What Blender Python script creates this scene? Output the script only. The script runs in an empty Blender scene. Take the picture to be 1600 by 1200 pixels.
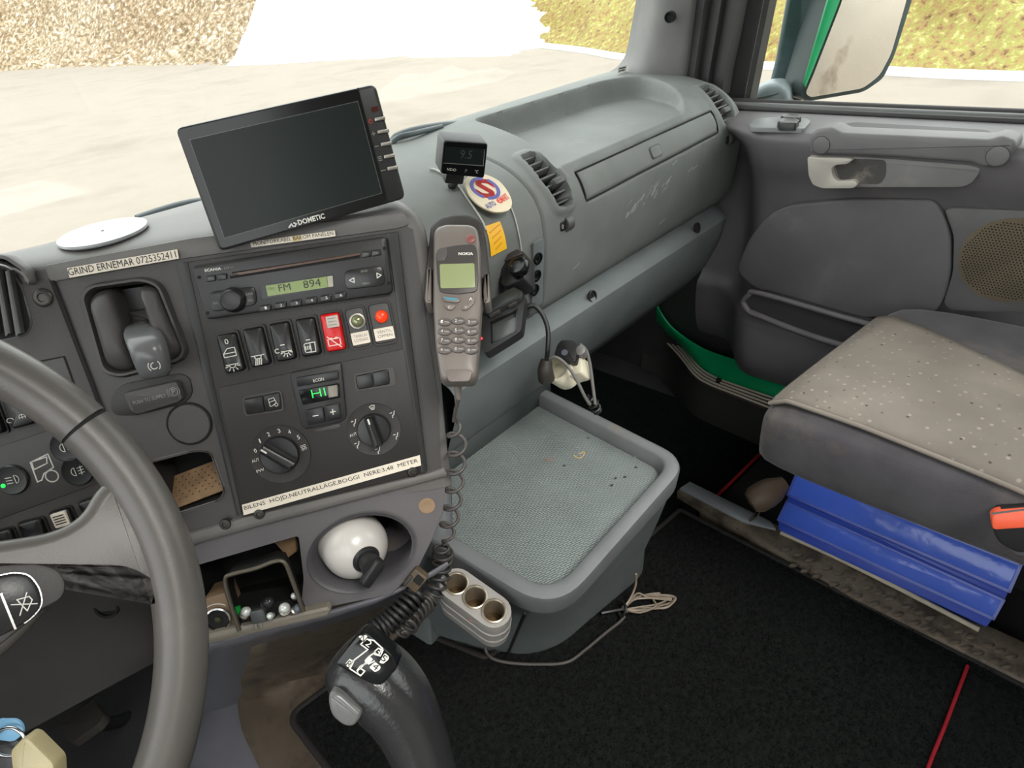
import bpy, bmesh, math, random
from mathutils import Vector, Matrix, noise
random.seed(7)
D = bpy.data
SC = bpy.context.scene
COL = SC.collection
V = Vector

# ------------------------------------------------------------------ camera
F_PX = 1024.465
# rows: cab axes (right, forward, up) in camera coordinates (x right, y down, z forward)
RX = V((0.66836, -0.45871, 0.58523)); RY = V((-0.73666, -0.30003, 0.60610))
RX.normalize(); RY = (RY - RX*RY.dot(RX)).normalized()
RZ = -RX.cross(RY)
if RZ.y > 0: RZ = -RZ
H = 0.92                                   # lens height above the cab floor
EYE = V((0, 0, H))
cd = D.cameras.new('camera'); cam = D.objects.new('camera', cd); COL.objects.link(cam)
cd.sensor_width = 36.0; cd.sensor_fit = 'HORIZONTAL'; cd.lens = 36.0*F_PX/1600.0
cd.clip_start = 0.02; cd.clip_end = 500
def _w(c): return V((RX.dot(c), RY.dot(c), RZ.dot(c)))
cx, cy, cz = _w(V((1, 0, 0))), _w(V((0, -1, 0))), _w(V((0, 0, -1)))
cam.matrix_world = Matrix(((cx.x, cy.x, cz.x, EYE.x), (cx.y, cy.y, cz.y, EYE.y), (cx.z, cy.z, cz.z, EYE.z), (0, 0, 0, 1)))
SC.camera = cam

# ------------------------------------------------------------------ daylight and exposure
wd = D.worlds.new('overcast_sky'); SC.world = wd; wd.use_nodes = True
bg = wd.node_tree.nodes['Background']
bg.inputs[0].default_value = (0.97, 1.0, 1.0, 1); bg.inputs[1].default_value = 1.0
sl = D.lights.new('hazy_sun', 'SUN'); sl.energy = 0.9; sl.angle = math.radians(25); sl.color = (1, 0.96, 0.89)
so = D.objects.new('hazy_sun', sl); COL.objects.link(so)
so.rotation_euler = (math.radians(38), math.radians(-12), 0); so.location = (0, 3, 6)
vs = SC.view_settings
vs.view_transform = 'Standard'; vs.look = 'None'; vs.gamma = 1.0; vs.use_curve_mapping = False
vs.exposure = 2.1
SC.cycles.max_bounces = 8; SC.cycles.diffuse_bounces = 5; SC.cycles.transparent_max_bounces = 12
SC.cycles.caustics_reflective = False; SC.cycles.caustics_refractive = False
SC.cycles.sample_clamp_indirect = 6.0

# ------------------------------------------------------------------ measuring helpers
def ray(u, v): return _w(V(((u-800)/F_PX, (v-600)/F_PX, 1.0)))
def px(u, v, x=None, y=None, z=None, d=None):
    r = ray(u, v)
    if x is not None: t = x/r.x
    elif y is not None: t = y/r.y
    elif z is not None: t = (z-H)/r.z
    else: t = d
    return EYE + r*t

class Fr:                                   # a local frame: a to the right, b up, n out of the surface
    def __init__(s, o, a, b):
        s.o = V(o); s.a = V(a).normalized(); b = V(b); s.b = (b - s.a*b.dot(s.a)).normalized(); s.n = s.a.cross(s.b)
    def w(s, a, b, c=0.0): return s.o + s.a*a + s.b*b + s.n*c
    def pix(s, u, v, c=0.0):
        r = ray(u, v); t = (s.o + s.n*c - EYE).dot(s.n)/r.dot(s.n); p = EYE + r*t - s.o
        return (p.dot(s.a), p.dot(s.b))
    def pp(s, pts, c=0.0): return [s.pix(u, v, c) for u, v in pts]
    def at(s, a, b, c=0.0, rot=0.0):
        ca, sa = math.cos(rot), math.sin(rot)
        return Fr(s.w(a, b, c), s.a*ca + s.b*sa, s.b*ca - s.a*sa)

# ------------------------------------------------------------------ material helpers
def lin(c):
    def f(x):
        x /= 255.0
        return x/12.92 if x <= 0.04045 else ((x+0.055)/1.055)**2.4
    return tuple(f(x) for x in c)
MATS = {}
def mat(name, rgb, rough=0.55, metal=0.0, var=0.12, vscale=14.0, bump=0.12, bscale=700.0, spec=0.4, emit=0.0, dirt=None, dscale=9.0, dthr=0.55, coat=0.0, sheen=0.0):
    if name in MATS: return MATS[name]
    m = D.materials.new(name); m.use_nodes = True; nt = m.node_tree; N = nt.nodes; L = nt.links
    p = N['Principled BSDF']; c = lin(rgb)
    p.inputs['Base Color'].default_value = (*c, 1); p.inputs['Roughness'].default_value = rough
    p.inputs['Metallic'].default_value = metal; p.inputs['Specular IOR Level'].default_value = spec
    if coat: p.inputs['Coat Weight'].default_value = coat
    if sheen: p.inputs['Sheen Weight'].default_value = sheen
    tc = N.new('ShaderNodeTexCoord')
    if var or dirt:
        nz = N.new('ShaderNodeTexNoise'); nz.inputs['Scale'].default_value = vscale; nz.inputs['Detail'].default_value = 6
        L.new(tc.outputs['Object'], nz.inputs['Vector'])
        rp = N.new('ShaderNodeValToRGB'); rp.color_ramp.elements[0].position = 0.3; rp.color_ramp.elements[1].position = 0.72
        rp.color_ramp.elements[0].color = (*[x*(1-var) for x in c], 1); rp.color_ramp.elements[1].color = (*[min(1, x*(1+var)) for x in c], 1)
        L.new(nz.outputs['Fac'], rp.inputs['Fac']); src = rp.outputs['Color']
        if dirt:
            n2 = N.new('ShaderNodeTexNoise'); n2.inputs['Scale'].default_value = dscale; n2.inputs['Detail'].default_value = 9; n2.inputs['Roughness'].default_value = 0.65
            L.new(tc.outputs['Object'], n2.inputs['Vector'])
            r2 = N.new('ShaderNodeValToRGB'); r2.color_ramp.elements[0].position = dthr; r2.color_ramp.elements[1].position = dthr+0.16
            L.new(n2.outputs['Fac'], r2.inputs['Fac'])
            mx = N.new('ShaderNodeMix'); mx.data_type = 'RGBA'; mx.inputs[7].default_value = (*lin(dirt), 1)
            L.new(r2.outputs['Color'], mx.inputs[0]); L.new(src, mx.inputs[6]); src = mx.outputs[2]
        L.new(src, p.inputs['Base Color'])
    if bump:
        b = N.new('ShaderNodeBump'); b.inputs['Strength'].default_value = bump; b.inputs['Distance'].default_value = 0.002
        nb = N.new('ShaderNodeTexNoise'); nb.inputs['Scale'].default_value = bscale; nb.inputs['Detail'].default_value = 3
        L.new(tc.outputs['Object'], nb.inputs['Vector']); L.new(nb.outputs['Fac'], b.inputs['Height']); L.new(b.outputs['Normal'], p.inputs['Normal'])
    if emit:
        p.inputs['Emission Color'].default_value = (*c, 1); p.inputs['Emission Strength'].default_value = emit
    MATS[name] = m
    return m

M_DASH = mat('dash_plastic', (106, 109, 107), 0.62, spec=0.25, dirt=(124, 126, 122), dthr=0.6, dscale=5)
M_LOWER = mat('lower_dash_plastic', (98, 104, 105), 0.55, dirt=(118, 118, 114), dthr=0.62)
M_HOUS = mat('console_plastic', (90, 88, 86), 0.5, dirt=(112, 106, 97), dthr=0.62)
M_PANEL = mat('dark_panel_plastic', (42, 40, 39), 0.5, dirt=(66, 60, 52), dthr=0.66)
M_PANEL2 = mat('charcoal_panel_plastic', (64, 62, 61), 0.5, dirt=(88, 80, 70), dthr=0.66)
M_BLACK = mat('black_plastic', (34, 34, 35), 0.38, bump=0.05)
M_GLOSS = mat('gloss_black', (18, 19, 20), 0.16, bump=0, var=0, spec=0.3)
M_SCREEN = mat('dark_screen', (30, 36, 35), 0.25, bump=0, var=0, spec=0.15)
M_VOID = mat('cavity_black', (9, 9, 9), 0.8, bump=0, var=0)
M_WHITE = mat('print_white', (205, 203, 196), 0.6, bump=0, var=0)
M_GREYPRINT = mat('print_grey', (128, 126, 122), 0.6, bump=0, var=0)
M_PAPER = mat('label_paper', (214, 205, 190), 0.5, bump=0.02, var=0.05)
M_INK = mat('label_ink', (28, 26, 26), 0.6, bump=0, var=0)
M_LCD = mat('lcd_green', (112, 128, 74), 0.25, bump=0, var=0.05, emit=0.03)
M_LCDDARK = mat('lcd_segment', (28, 34, 20), 0.4, bump=0, var=0)
M_GREENLED = mat('green_led', (30, 225, 80), 0.4, bump=0, var=0, emit=0.35)
M_AMBER = mat('amber_led', (240, 150, 20), 0.4, bump=0, var=0, emit=0.2)
M_RED = mat('red_plastic', (190, 22, 24), 0.3, bump=0, var=0.05)
M_REDLED = mat('red_lens', (235, 60, 25), 0.25, bump=0, var=0, emit=0.06)
M_SCREW = mat('dark_screw', (62, 60, 57), 0.35, metal=0.7, bump=0.1)
M_CHROME = mat('chrome', (190, 190, 190), 0.18, metal=1.0, bump=0, var=0.03)
M_STEEL = mat('brushed_metal', (150, 145, 138), 0.35, metal=0.9, var=0.1)
M_RUBBER = mat('black_rubber', (26, 26, 27), 0.6, bump=0.1)
M_CABLE = mat('grey_cable', (92, 90, 88), 0.5, bump=0.05)
M_BLACKCABLE = mat('black_cable', (24, 24, 25), 0.45, bump=0.05)

# ------------------------------------------------------------------ object helpers
def tag(o, label=None, cat=None, group=None, kind=None):
    if label: o['label'] = label
    if cat: o['category'] = cat
    if group: o['group'] = group
    if kind: o['kind'] = kind
    return o
def thing(name, loc, label, cat, group=None, kind=None):
    e = D.objects.new(name, None); COL.objects.link(e); e.location = V(loc); e.empty_display_size = 0.05
    return tag(e, label, cat, group, kind)
def wloc(o):
    p = V(o.location)
    if o.parent: p = p + wloc(o.parent)
    return p
def fin(name, bm, m, parent=None, smooth=True, auto=40, label=None):
    if isinstance(bm, bmesh.types.BMesh):
        bmesh.ops.recalc_face_normals(bm, faces=bm.faces[:])
        me = D.meshes.new(name); bm.to_mesh(me); bm.free()
    else: me = bm
    if len(me.vertices):
        lo = V((min(v.co[i] for v in me.vertices) for i in range(3))); hi = V((max(v.co[i] for v in me.vertices) for i in range(3)))
        c = (lo+hi)/2
    else: c = V((0, 0, 0))
    me.transform(Matrix.Translation(-c))
    me.materials.append(m)
    if smooth:
        me.shade_smooth()
        if auto: me.set_sharp_from_angle(angle=math.radians(auto))
    o = D.objects.new(name, me); COL.objects.link(o)
    if parent is not None:
        o.parent = parent; o.location = c - wloc(parent)
    else: o.location = c
    if label: o['label'] = label
    return o
def addmod(o, t, **k):
    m = o.modifiers.new(t.lower(), t)
    for a, b in k.items(): setattr(m, a, b)
    return m
def rnd(pts, r, n=4):                        # round the corners of a 2-d polygon
    out = []; N = len(pts)
    for i in range(N):
        p0, p1, p2 = V(pts[i-1]).to_2d(), V(pts[i]).to_2d(), V(pts[(i+1) % N]).to_2d()
        d0, d2 = p0-p1, p2-p1
        rr = r[i] if isinstance(r, (list, tuple)) else r
        k = min(rr, d0.length*0.48, d2.length*0.48)
        if k < 1e-6: out.append(tuple(p1)); continue
        A, B = p1 + d0.normalized()*k, p1 + d2.normalized()*k
        for j in range(n+1):
            t = j/n; out.append(tuple(A*(1-t)**2 + p1*2*t*(1-t) + B*t*t))
    return out
def rrect(ca, cb, w, h, r=0.002, rot=0.0, n=3):
    pts = rnd([(-w/2, -h/2), (w/2, -h/2), (w/2, h/2), (-w/2, h/2)], r, n)
    c, s = math.cos(rot), math.sin(rot)
    return [(ca + x*c - y*s, cb + x*s + y*c) for x, y in pts]
def circ(ca, cb, r, n=24, r2=None, rot=0):
    r2 = r2 or r; c, s = math.cos(rot), math.sin(rot)
    P = [(r*math.cos(2*math.pi*i/n), r2*math.sin(2*math.pi*i/n)) for i in range(n)]
    return [(ca + x*c - y*s, cb + x*s + y*c) for x, y in P]
def _prism(bm, fr, pts, c0, c1, bev=0.0, seg=2, inset=None):
    lo = [bm.verts.new(fr.w(a, b, c0)) for a, b in pts]
    N = len(pts)
    ca = sum(p[0] for p in pts)/N; cb = sum(p[1] for p in pts)/N
    rings = [lo]
    area = 0.5*sum(pts[i][0]*pts[(i+1) % N][1] - pts[(i+1) % N][0]*pts[i][1] for i in range(N))
    sgn = 1 if area > 0 else -1
    nor = []
    for i in range(N):
        t = V((pts[(i+1) % N][0]-pts[i-1][0], pts[(i+1) % N][1]-pts[i-1][1]))
        t = t.normalized() if t.length > 1e-9 else V((1, 0))
        nor.append((-t.y*sgn, t.x*sgn))     # inward
    if bev:
        for k in range(seg+1):
            th = math.pi/2*k/seg
            ins = bev*(1-math.cos(th)); up = c1 - bev*(1-math.sin(th))*(1 if c1 > c0 else -1)
            rings.append([bm.verts.new(fr.w(pts[i][0]+nor[i][0]*ins, pts[i][1]+nor[i][1]*ins, up)) for i in range(N)])
    else: rings.append([bm.verts.new(fr.w(a, b, c1)) for a, b in pts])
    for r0, r1 in zip(rings, rings[1:]):
        for i in range(N): bm.faces.new((r0[i], r0[(i+1) % N], r1[(i+1) % N], r1[i]))
    bm.faces.new(lo[::-1]); bm.faces.new(rings[-1])
def prism(name, fr, pts, c0, c1, m, parent=None, bev=0.0, seg=2, **k):
    bm = bmesh.new(); _prism(bm, fr, pts, c0, c1, bev, seg); return fin(name, bm, m, parent, **k)
def prisms(name, fr, plist, c0, c1, m, parent=None, bev=0.0, **k):
    bm = bmesh.new()
    for pts in plist: _prism(bm, fr, pts, c0, c1, bev)
    return fin(name, bm, m, parent, **k)
def plate(name, fr, outer, holes, c0, c1, m, parent=None, **k):     # a sheet with holes, front face at c1
    bm = bmesh.new(); ed = []
    for loop in [outer]+holes:
        vs_ = [bm.verts.new(fr.w(a, b, c1)) for a, b in loop]
        ed += [bm.edges.new((vs_[i], vs_[(i+1) % len(vs_)])) for i in range(len(vs_))]
    bmesh.ops.triangle_fill(bm, edges=ed, use_beauty=True, use_dissolve=False, normal=fr.n)
    ext = bmesh.ops.extrude_face_region(bm, geom=bm.faces[:])
    vv = [g for g in ext['geom'] if isinstance(g, bmesh.types.BMVert)]
    bmesh.ops.translate(bm, verts=vv, vec=fr.n*(c0-c1))
    return fin(name, bm, m, parent, auto=30, **k)
def box(name, lo, hi, m, parent=None, bev=0.0, seg=2, **k):
    bm = bmesh.new(); bmesh.ops.create_cube(bm, size=1)
    lo, hi = V(lo), V(hi)
    for v in bm.verts: v.co = V((lo[i] + (v.co[i]+0.5)*(hi[i]-lo[i]) for i in range(3)))
    if bev: bmesh.ops.bevel(bm, geom=bm.edges[:], offset=bev, segments=seg, affect='EDGES', profile=0.5)
    return fin(name, bm, m, parent, **k)
def catmull(P, n=6, closed=False):
    P = [V(p) for p in P]; out = []; N = len(P)
    for i in range(N if closed else N-1):
        if closed: p0, p1, p2, p3 = P[i-1], P[i], P[(i+1) % N], P[(i+2) % N]
        else: p0, p1, p2, p3 = P[max(i-1, 0)], P[i], P[i+1], P[min(i+2, N-1)]
        for j in range(n):
            t = j/n
            out.append(0.5*((2*p1) + (p2-p0)*t + (2*p0-5*p1+4*p2-p3)*t*t + (3*p1-p0-3*p2+p3)*t**3))
    if not closed: out.append(P[-1])
    return out
def _tube(bm, P, r, n=8, closed=False, caps=True):
    P = [V(p) for p in P]; N = len(P); rings = []
    T = []
    for i in range(N):
        a = P[i-1] if (i > 0 or closed) else P[i]; b = P[(i+1) % N] if (i < N-1 or closed) else P[i]
        T.append((b-a).normalized())
    u = T[0].orthogonal().normalized()
    for i in range(N):
        u = (u - T[i]*u.dot(T[i])); u = u.normalized() if u.length > 1e-6 else T[i].orthogonal().normalized()
        w = T[i].cross(u); rr = r[i] if isinstance(r, (list, tuple)) else r
        rings.append([bm.verts.new(P[i] + (u*math.cos(2*math.pi*k/n) + w*math.sin(2*math.pi*k/n))*rr) for k in range(n)])
    for i in range(N if closed else N-1):
        A, B = rings[i], rings[(i+1) % N]; sh = 0
        if closed and i == N-1:
            sh = min(range(n), key=lambda s: (A[0].co-B[s].co).length)
        for k in range(n): bm.faces.new((A[k], A[(k+1) % n], B[(k+1+sh) % n], B[(k+sh) % n]))
    if caps and not closed:
        bm.faces.new(rings[0][::-1]); bm.faces.new(rings[-1])
def tube(name, P, r, m, parent=None, n=8, closed=False, sub=6, **k):
    bm = bmesh.new(); P2 = catmull(P, sub, closed) if sub > 1 else P
    if isinstance(r, (list, tuple)) and sub > 1:
        R = []; 
        for i in range(len(r)-1):
            for j in range(sub): R.append(r[i] + (r[i+1]-r[i])*j/sub)
        R.append(r[-1]); r = R
    _tube(bm, P2, r, n, closed); return fin(name, bm, m, parent, auto=50, **k)
def _lathe(bm, fr, prof, n=24, ca=0.0, cb=0.0, cap0=True, cap1=True):  # prof: (radius, height along n)
    rings = [[bm.verts.new(fr.w(ca + r*math.cos(2*math.pi*i/n), cb + r*math.sin(2*math.pi*i/n), h)) for i in range(n)] for r, h in prof]
    for A, B in zip(rings, rings[1:]):
        for i in range(n): bm.faces.new((A[i], A[(i+1) % n], B[(i+1) % n], B[i]))
    if cap0: bm.faces.new(rings[0][::-1])
    if cap1: bm.faces.new(rings[-1])
def lathe(name, fr, prof, m, parent=None, n=24, ca=0.0, cb=0.0, cap0=True, cap1=True, **k):
    bm = bmesh.new(); _lathe(bm, fr, prof, n, ca, cb, cap0, cap1); return fin(name, bm, m, parent, **k)
def loft(name, rings, m, parent=None, caps=True, closed=True, sub=0, **k):
    bm = bmesh.new(); R = [[bm.verts.new(V(p)) for p in r] for r in rings]; n = len(rings[0])
    for A, B in zip(R, R[1:]):
        for i in range(n if closed else n-1): bm.faces.new((A[i], A[(i+1) % n], B[(i+1) % n], B[i]))
    if caps and closed: bm.faces.new(R[0][::-1]); bm.faces.new(R[-1])
    o = fin(name, bm, m, parent, **k)
    if sub: addmod(o, 'SUBSURF', levels=sub, render_levels=sub)
    return o
def sheet(name, rows, m, parent=None, thick=0.0, sub=0, **k):
    o = loft(name, rows, m, parent, caps=False, closed=False, sub=sub, **k)
    if thick: addmod(o, 'SOLIDIFY', thickness=thick, offset=0)
    return o
def _strokes(bm, fr, lines, w, c=0.0, h=0.0003):
    for L in lines:
        P = [V(p).to_2d() for p in L]
        for p, q in zip(P, P[1:]):
            d = q-p
            if d.length < 1e-7: continue
            d.normalize(); nn = V((-d.y, d.x))*(w/2); e = d*(w*0.4)
            _prism(bm, fr, [tuple(p-e-nn), tuple(q+e-nn), tuple(q+e+nn), tuple(p-e+nn)], c, c+h)
def strokes(name, fr, lines, w, c, m, parent, **k):
    bm = bmesh.new(); _strokes(bm, fr, lines, w, c); return fin(name, bm, m, parent, smooth=False, **k)
def txt(name, fr, s, p0, p1, hgt, c, m, parent, bold=0.0, shear=0.0):   # text fitted between two base-line points
    cu = D.curves.new('t', 'FONT'); cu.body = s; cu.size = 1; cu.extrude = 0.0; cu.offset = bold; cu.resolution_u = 2; cu.shear = shear
    o = D.objects.new('t', cu); COL.objects.link(o); dg = bpy.context.evaluated_depsgraph_get()
    me = D.meshes.new_from_object(o.evaluated_get(dg)); D.objects.remove(o); D.curves.remove(cu)
    if not len(me.vertices): return None
    x0 = min(v.co.x for v in me.vertices); x1 = max(v.co.x for v in me.vertices)
    y0 = min(v.co.y for v in me.vertices); y1 = max(v.co.y for v in me.vertices)
    p0, p1 = V(p0).to_2d(), V(p1).to_2d(); d = p1-p0; L = d.length; d.normalize(); up = V((-d.y, d.x))
    for v in me.vertices:
        q = p0 + d*((v.co.x-x0)/(x1-x0)*L) + up*((v.co.y-y0)/(y1-y0)*hgt)
        v.co = fr.w(q.x, q.y, c)
    return fin(name, me, m, parent, smooth=False)
def ptxt(name, fr, s, u0, u1, hpx, c, m, parent, **k):                  # base-line ends in photo pixels, height in pixels
    a, b = fr.pix(*u0, c), fr.pix(*u1, c); q = fr.pix(u0[0], u0[1]-hpx, c)
    return txt(name, fr, s, a, b, math.hypot(q[0]-a[0], q[1]-a[1]), c, m, parent, **k)
def screw(fr, u, v, c, r, parent, name='screw', m=None):
    a, b = fr.pix(u, v, c); f = fr.at(a, b, c)
    o = lathe(name, f, [(r, -0.001), (r, 0.0006), (r*0.85, 0.0016), (r*0.5, 0.0018), (r*0.42, 0.0008)], m or M_SCREW, parent, 14)
    return o
def lerp(a, b, t): return a + (b-a)*t
def smooth01(t): t = max(0.0, min(1.0, t)); return t*t*(3-2*t)
def nse(p, s=1.0): return noise.noise(V(p)*s)

# ================================================================== THE OUTDOORS
GZ = -1.48                                  # ground level outside, below the cab floor
def noise_mat(name, cols, scale, detail=8, rough=0.9, bump=0.0, pos=None, scale2=None):
    m = D.materials.new(name); m.use_nodes = True; N = m.node_tree.nodes; L = m.node_tree.links; p = N['Principled BSDF']
    p.inputs['Roughness'].default_value = rough; p.inputs['Specular IOR Level'].default_value = 0.1
    tc = N.new('ShaderNodeTexCoord'); nz = N.new('ShaderNodeTexNoise'); nz.inputs['Scale'].default_value = scale; nz.inputs['Detail'].default_value = detail; nz.inputs['Roughness'].default_value = 0.68
    L.new(tc.outputs['Object'], nz.inputs['Vector']); rp = N.new('ShaderNodeValToRGB'); cr = rp.color_ramp
    while len(cr.elements) < len(cols): cr.elements.new(0.5)
    for i, (e, c) in enumerate(zip(cr.elements, cols)):
        e.position = pos[i] if pos else 0.3 + 0.4*i/(len(cols)-1); e.color = (*lin(c), 1)
    L.new(nz.outputs['Fac'], rp.inputs['Fac']); src = rp.outputs['Color']
    if scale2:
        n2 = N.new('ShaderNodeTexNoise'); n2.inputs['Scale'].default_value = scale2; n2.inputs['Detail'].default_value = 4
        L.new(tc.outputs['Object'], n2.inputs['Vector']); mx = N.new('ShaderNodeMix'); mx.data_type = 'RGBA'; mx.blend_type = 'MULTIPLY'; mx.inputs[0].default_value = 0.55
        r2 = N.new('ShaderNodeValToRGB'); r2.color_ramp.elements[0].position = 0.35; r2.color_ramp.elements[1].position = 0.65; r2.color_ramp.elements[0].color = (0.62, 0.50, 0.40, 1)
        L.new(n2.outputs['Fac'], r2.inputs['Fac']); L.new(src, mx.inputs[6]); L.new(r2.outputs['Color'], mx.inputs[7]); src = mx.outputs[2]
    L.new(src, p.inputs['Base Color'])
    if bump:
        b = N.new('ShaderNodeBump'); b.inputs['Strength'].default_value = bump; b.inputs['Distance'].default_value = 0.1
        L.new(nz.outputs['Fac'], b.inputs['Height']); L.new(b.outputs['Normal'], p.inputs['Normal'])
    MATS[name] = m; return m
M_YARD = noise_mat('pale_wet_yard', [(114, 107, 99), (126, 119, 111), (119, 112, 104)], 0.35, 5)
bm = bmesh.new()
for x, y in ((-80, -60), (140, -60), (140, 140), (-80, 140)): bm.verts.new((x, y, GZ))
bm.faces.new(bm.verts); g = fin('ground', bm, M_YARD); tag(g, 'pale wet asphalt yard outside the truck', 'ground', kind='structure')

def ridge(name, base, hf, depth, m, nt=120, ns=40, rough=0.25, fsc=1.2, right=True):
    B = catmull([V((x, y, 0)) for x, y in base], 12); L = len(B); rows = []
    for j in range(ns+1):
        s = depth*(j/ns)**1.3; row = []
        for i in range(nt+1):
            q = i/nt*(L-1); k = min(int(q), L-2); p = B[k].lerp(B[k+1], q-k); d = (B[k+1]-B[k]).normalized()
            nn = V((-d.y, d.x, 0)) if right else V((d.y, -d.x, 0))
            P = p + nn*s; h = hf(i/nt, s)
            e = smooth01(s/0.8)
            h += e*rough*(nse((P.x, P.y, 3.1), fsc) + 0.6*nse((P.x, P.y, 9.7), fsc*2.7) + 0.4*nse((P.x, P.y, 5.5), fsc*7))
            row.append(V((P.x, P.y, GZ + h - (0.25 if j == 0 else 0))))
        rows.append(row)
    return sheet(name, rows, m, auto=0)
def gp(u, v): p = px(u, v, z=GZ); return (p.x, p.y)
M_DIRTY = noise_mat('dirty_snow', [(66, 55, 42), (108, 94, 75), (150, 138, 118), (225, 222, 214)], 4.5, 8, bump=0.2, pos=[0.28, 0.44, 0.57, 0.68], scale2=0.22)
M_SNOW = noise_mat('snow', [(226, 226, 224), (238, 238, 236)], 0.6, 5)
M_GRASS = noise_mat('dry_grass', [(84, 68, 46), (134, 112, 76), (122, 126, 68), (176, 158, 114)], 7.0, 12, bump=0.6, pos=[0.34, 0.46, 0.55, 0.66], scale2=0.5)
M_HEATH = noise_mat('rusty_undergrowth', [(78, 72, 40), (118, 78, 50), (136, 122, 66), (150, 140, 110)], 2.2, 12, bump=0.6, pos=[0.32, 0.45, 0.55, 0.68], scale2=0.5)

def h_dirty(t, s): return 6.0*smooth01(s/8.0)*(1-0.60*smooth01((t-0.45)/0.5))
o = ridge('dirty_snow_heap', [(4.0, 62), gp(0, 112), gp(200, 104), gp(330, 102), gp(395, 100)], h_dirty, 16, M_DIRTY, rough=0.5, fsc=0.9, right=True)
tag(o, 'heap of gravel-brown dirty snow at the far left of the yard', 'snow heap')
def h_white(t, s): return 3.3*smooth01(s/4.0)*(1-t**2.2)*(1-0.9*smooth01((s-5)/6))
o = ridge('white_snow_heap', [gp(350, 103), gp(420, 101), gp(560, 93), gp(800, 88)], h_white, 12, M_SNOW, rough=0.3, fsc=0.5, right=True)
tag(o, 'bright white snow heap sloping down beside the brown one', 'snow heap')
def h_bank(t, s): return 0.62*s - 0.012*s*s
base = [(26, 50), (23.2, 36), (21.0, 26), (19.2, 18.5), (17.2, 13.4), gp(985, 93), gp(1140, 103), gp(1350, 113), gp(1600, 124), (13.3, -6), (13.2, -16)]
o = ridge('grass_bank', base, h_bank, 17, M_GRASS, nt=220, ns=60, rough=0.22, fsc=1.6, right=True)
tag(o, 'yellow-green grassy bank rising along the far side of the yard', 'grass', kind='stuff')
bm = bmesh.new(); kb = catmull([V((x-0.12, y-0.05, GZ+0.04)) for x, y in base[2:]], 10)
_tube(bm, kb, 0.10, 8); o = fin('snow_edge', bm, M_SNOW); tag(o, 'thin strip of old white snow along the foot of the grass bank', 'snow')

# ================================================================== CAB SHELL
M_FLOOR = mat('dark_floor', (30, 30, 31), 0.9, bump=0.3, bscale=300)
M_TRIMLIGHT = mat('pillar_plastic', (112, 111, 110), 0.6, spec=0.25)
M_ROOF = mat('roof_lining', (205, 202, 196), 0.9)
M_SEAL = mat('window_seal', (44, 43, 43), 0.6)
XL, XR, YB, YF, ZT = -0.86, 1.26, -1.35, 0.98, 1.55
box('floor', (XL, YB, -0.12), (XR, YF+0.1, 0.0), M_FLOOR)
tag(D.objects['floor'], 'dark cab floor', 'floor', kind='structure')
plate('ceiling', Fr((0, 0, ZT), (1, 0, 0), (0, -1, 0)), [(XL-0.04, -YF+0.15), (XR+0.04, -YF+0.15), (XR+0.04, -YB), (XL-0.04, -YB)], [[(-0.2, 0.25), (0.6, 0.25), (0.6, 0.95), (-0.2, 0.95)]], -0.05, 0.0, M_ROOF); tag(D.objects['ceiling'], 'pale cab roof lining', 'ceiling', kind='structure')  # the hole is an unseen roof hatch, added to brighten the interior
box('wall_rear', (XL, YB-0.05, -0.12), (XR, YB, ZT+0.05), M_ROOF); tag(D.objects['wall_rear'], 'pale rear wall of the cab', 'wall', kind='structure')
box('wall_front', (XL, YF, -0.12), (XR, YF+0.04, 0.66), M_SEAL); tag(D.objects['wall_front'], 'dark bulkhead below the windscreen', 'wall', kind='structure')
wl = plate('wall_left', Fr((XL, 0, 0), (0, 1, 0), (0, 0, 1)), [(YB, -0.12), (YF, -0.12), (YF-0.1, ZT), (YB, ZT)],
           [[(-0.75, 0.60), (0.72, 0.60), (0.5, 1.47), (-0.75, 1.47)]], -0.05, 0.0, M_ROOF); tag(wl, 'left side of the cab with the driver window', 'wall', kind='structure')  # driver window opening, out of view, widened to let in more light
# glass
def glass_mat(name, tint=(0.97, 0.985, 0.97), refl=0.04):
    m = D.materials.new(name); m.use_nodes = True; nt = m.node_tree; N = nt.nodes; N.remove(N['Principled BSDF'])
    t = N.new('ShaderNodeBsdfTransparent'); t.inputs[0].default_value = (*tint, 1); g_ = N.new('ShaderNodeBsdfGlossy'); g_.inputs['Roughness'].default_value = 0.02
    mx = N.new('ShaderNodeMixShader'); mx.inputs[0].default_value = refl
    nt.links.new(t.outputs[0], mx.inputs[1]); nt.links.new(g_.outputs[0], mx.inputs[2]); nt.links.new(mx.outputs[0], N['Material Output'].inputs[0]); MATS[name] = m; return m
M_GLASS = glass_mat('window_glass')
rows = []
for j in range(5):
    t = j/4; z = lerp(0.66, ZT, t); row = []
    for i in range(25):
        x = lerp(XL, XR, i/24); q = (x-0.2)/1.06
        row.append(V((x, lerp(0.965, 0.84, t) - 0.24*q*q*abs(q), z)))
    rows.append(row)
o = sheet('window_1', rows, M_GLASS, thick=0.005); tag(o, 'large slightly curved windscreen', 'window', kind='structure')

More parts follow.
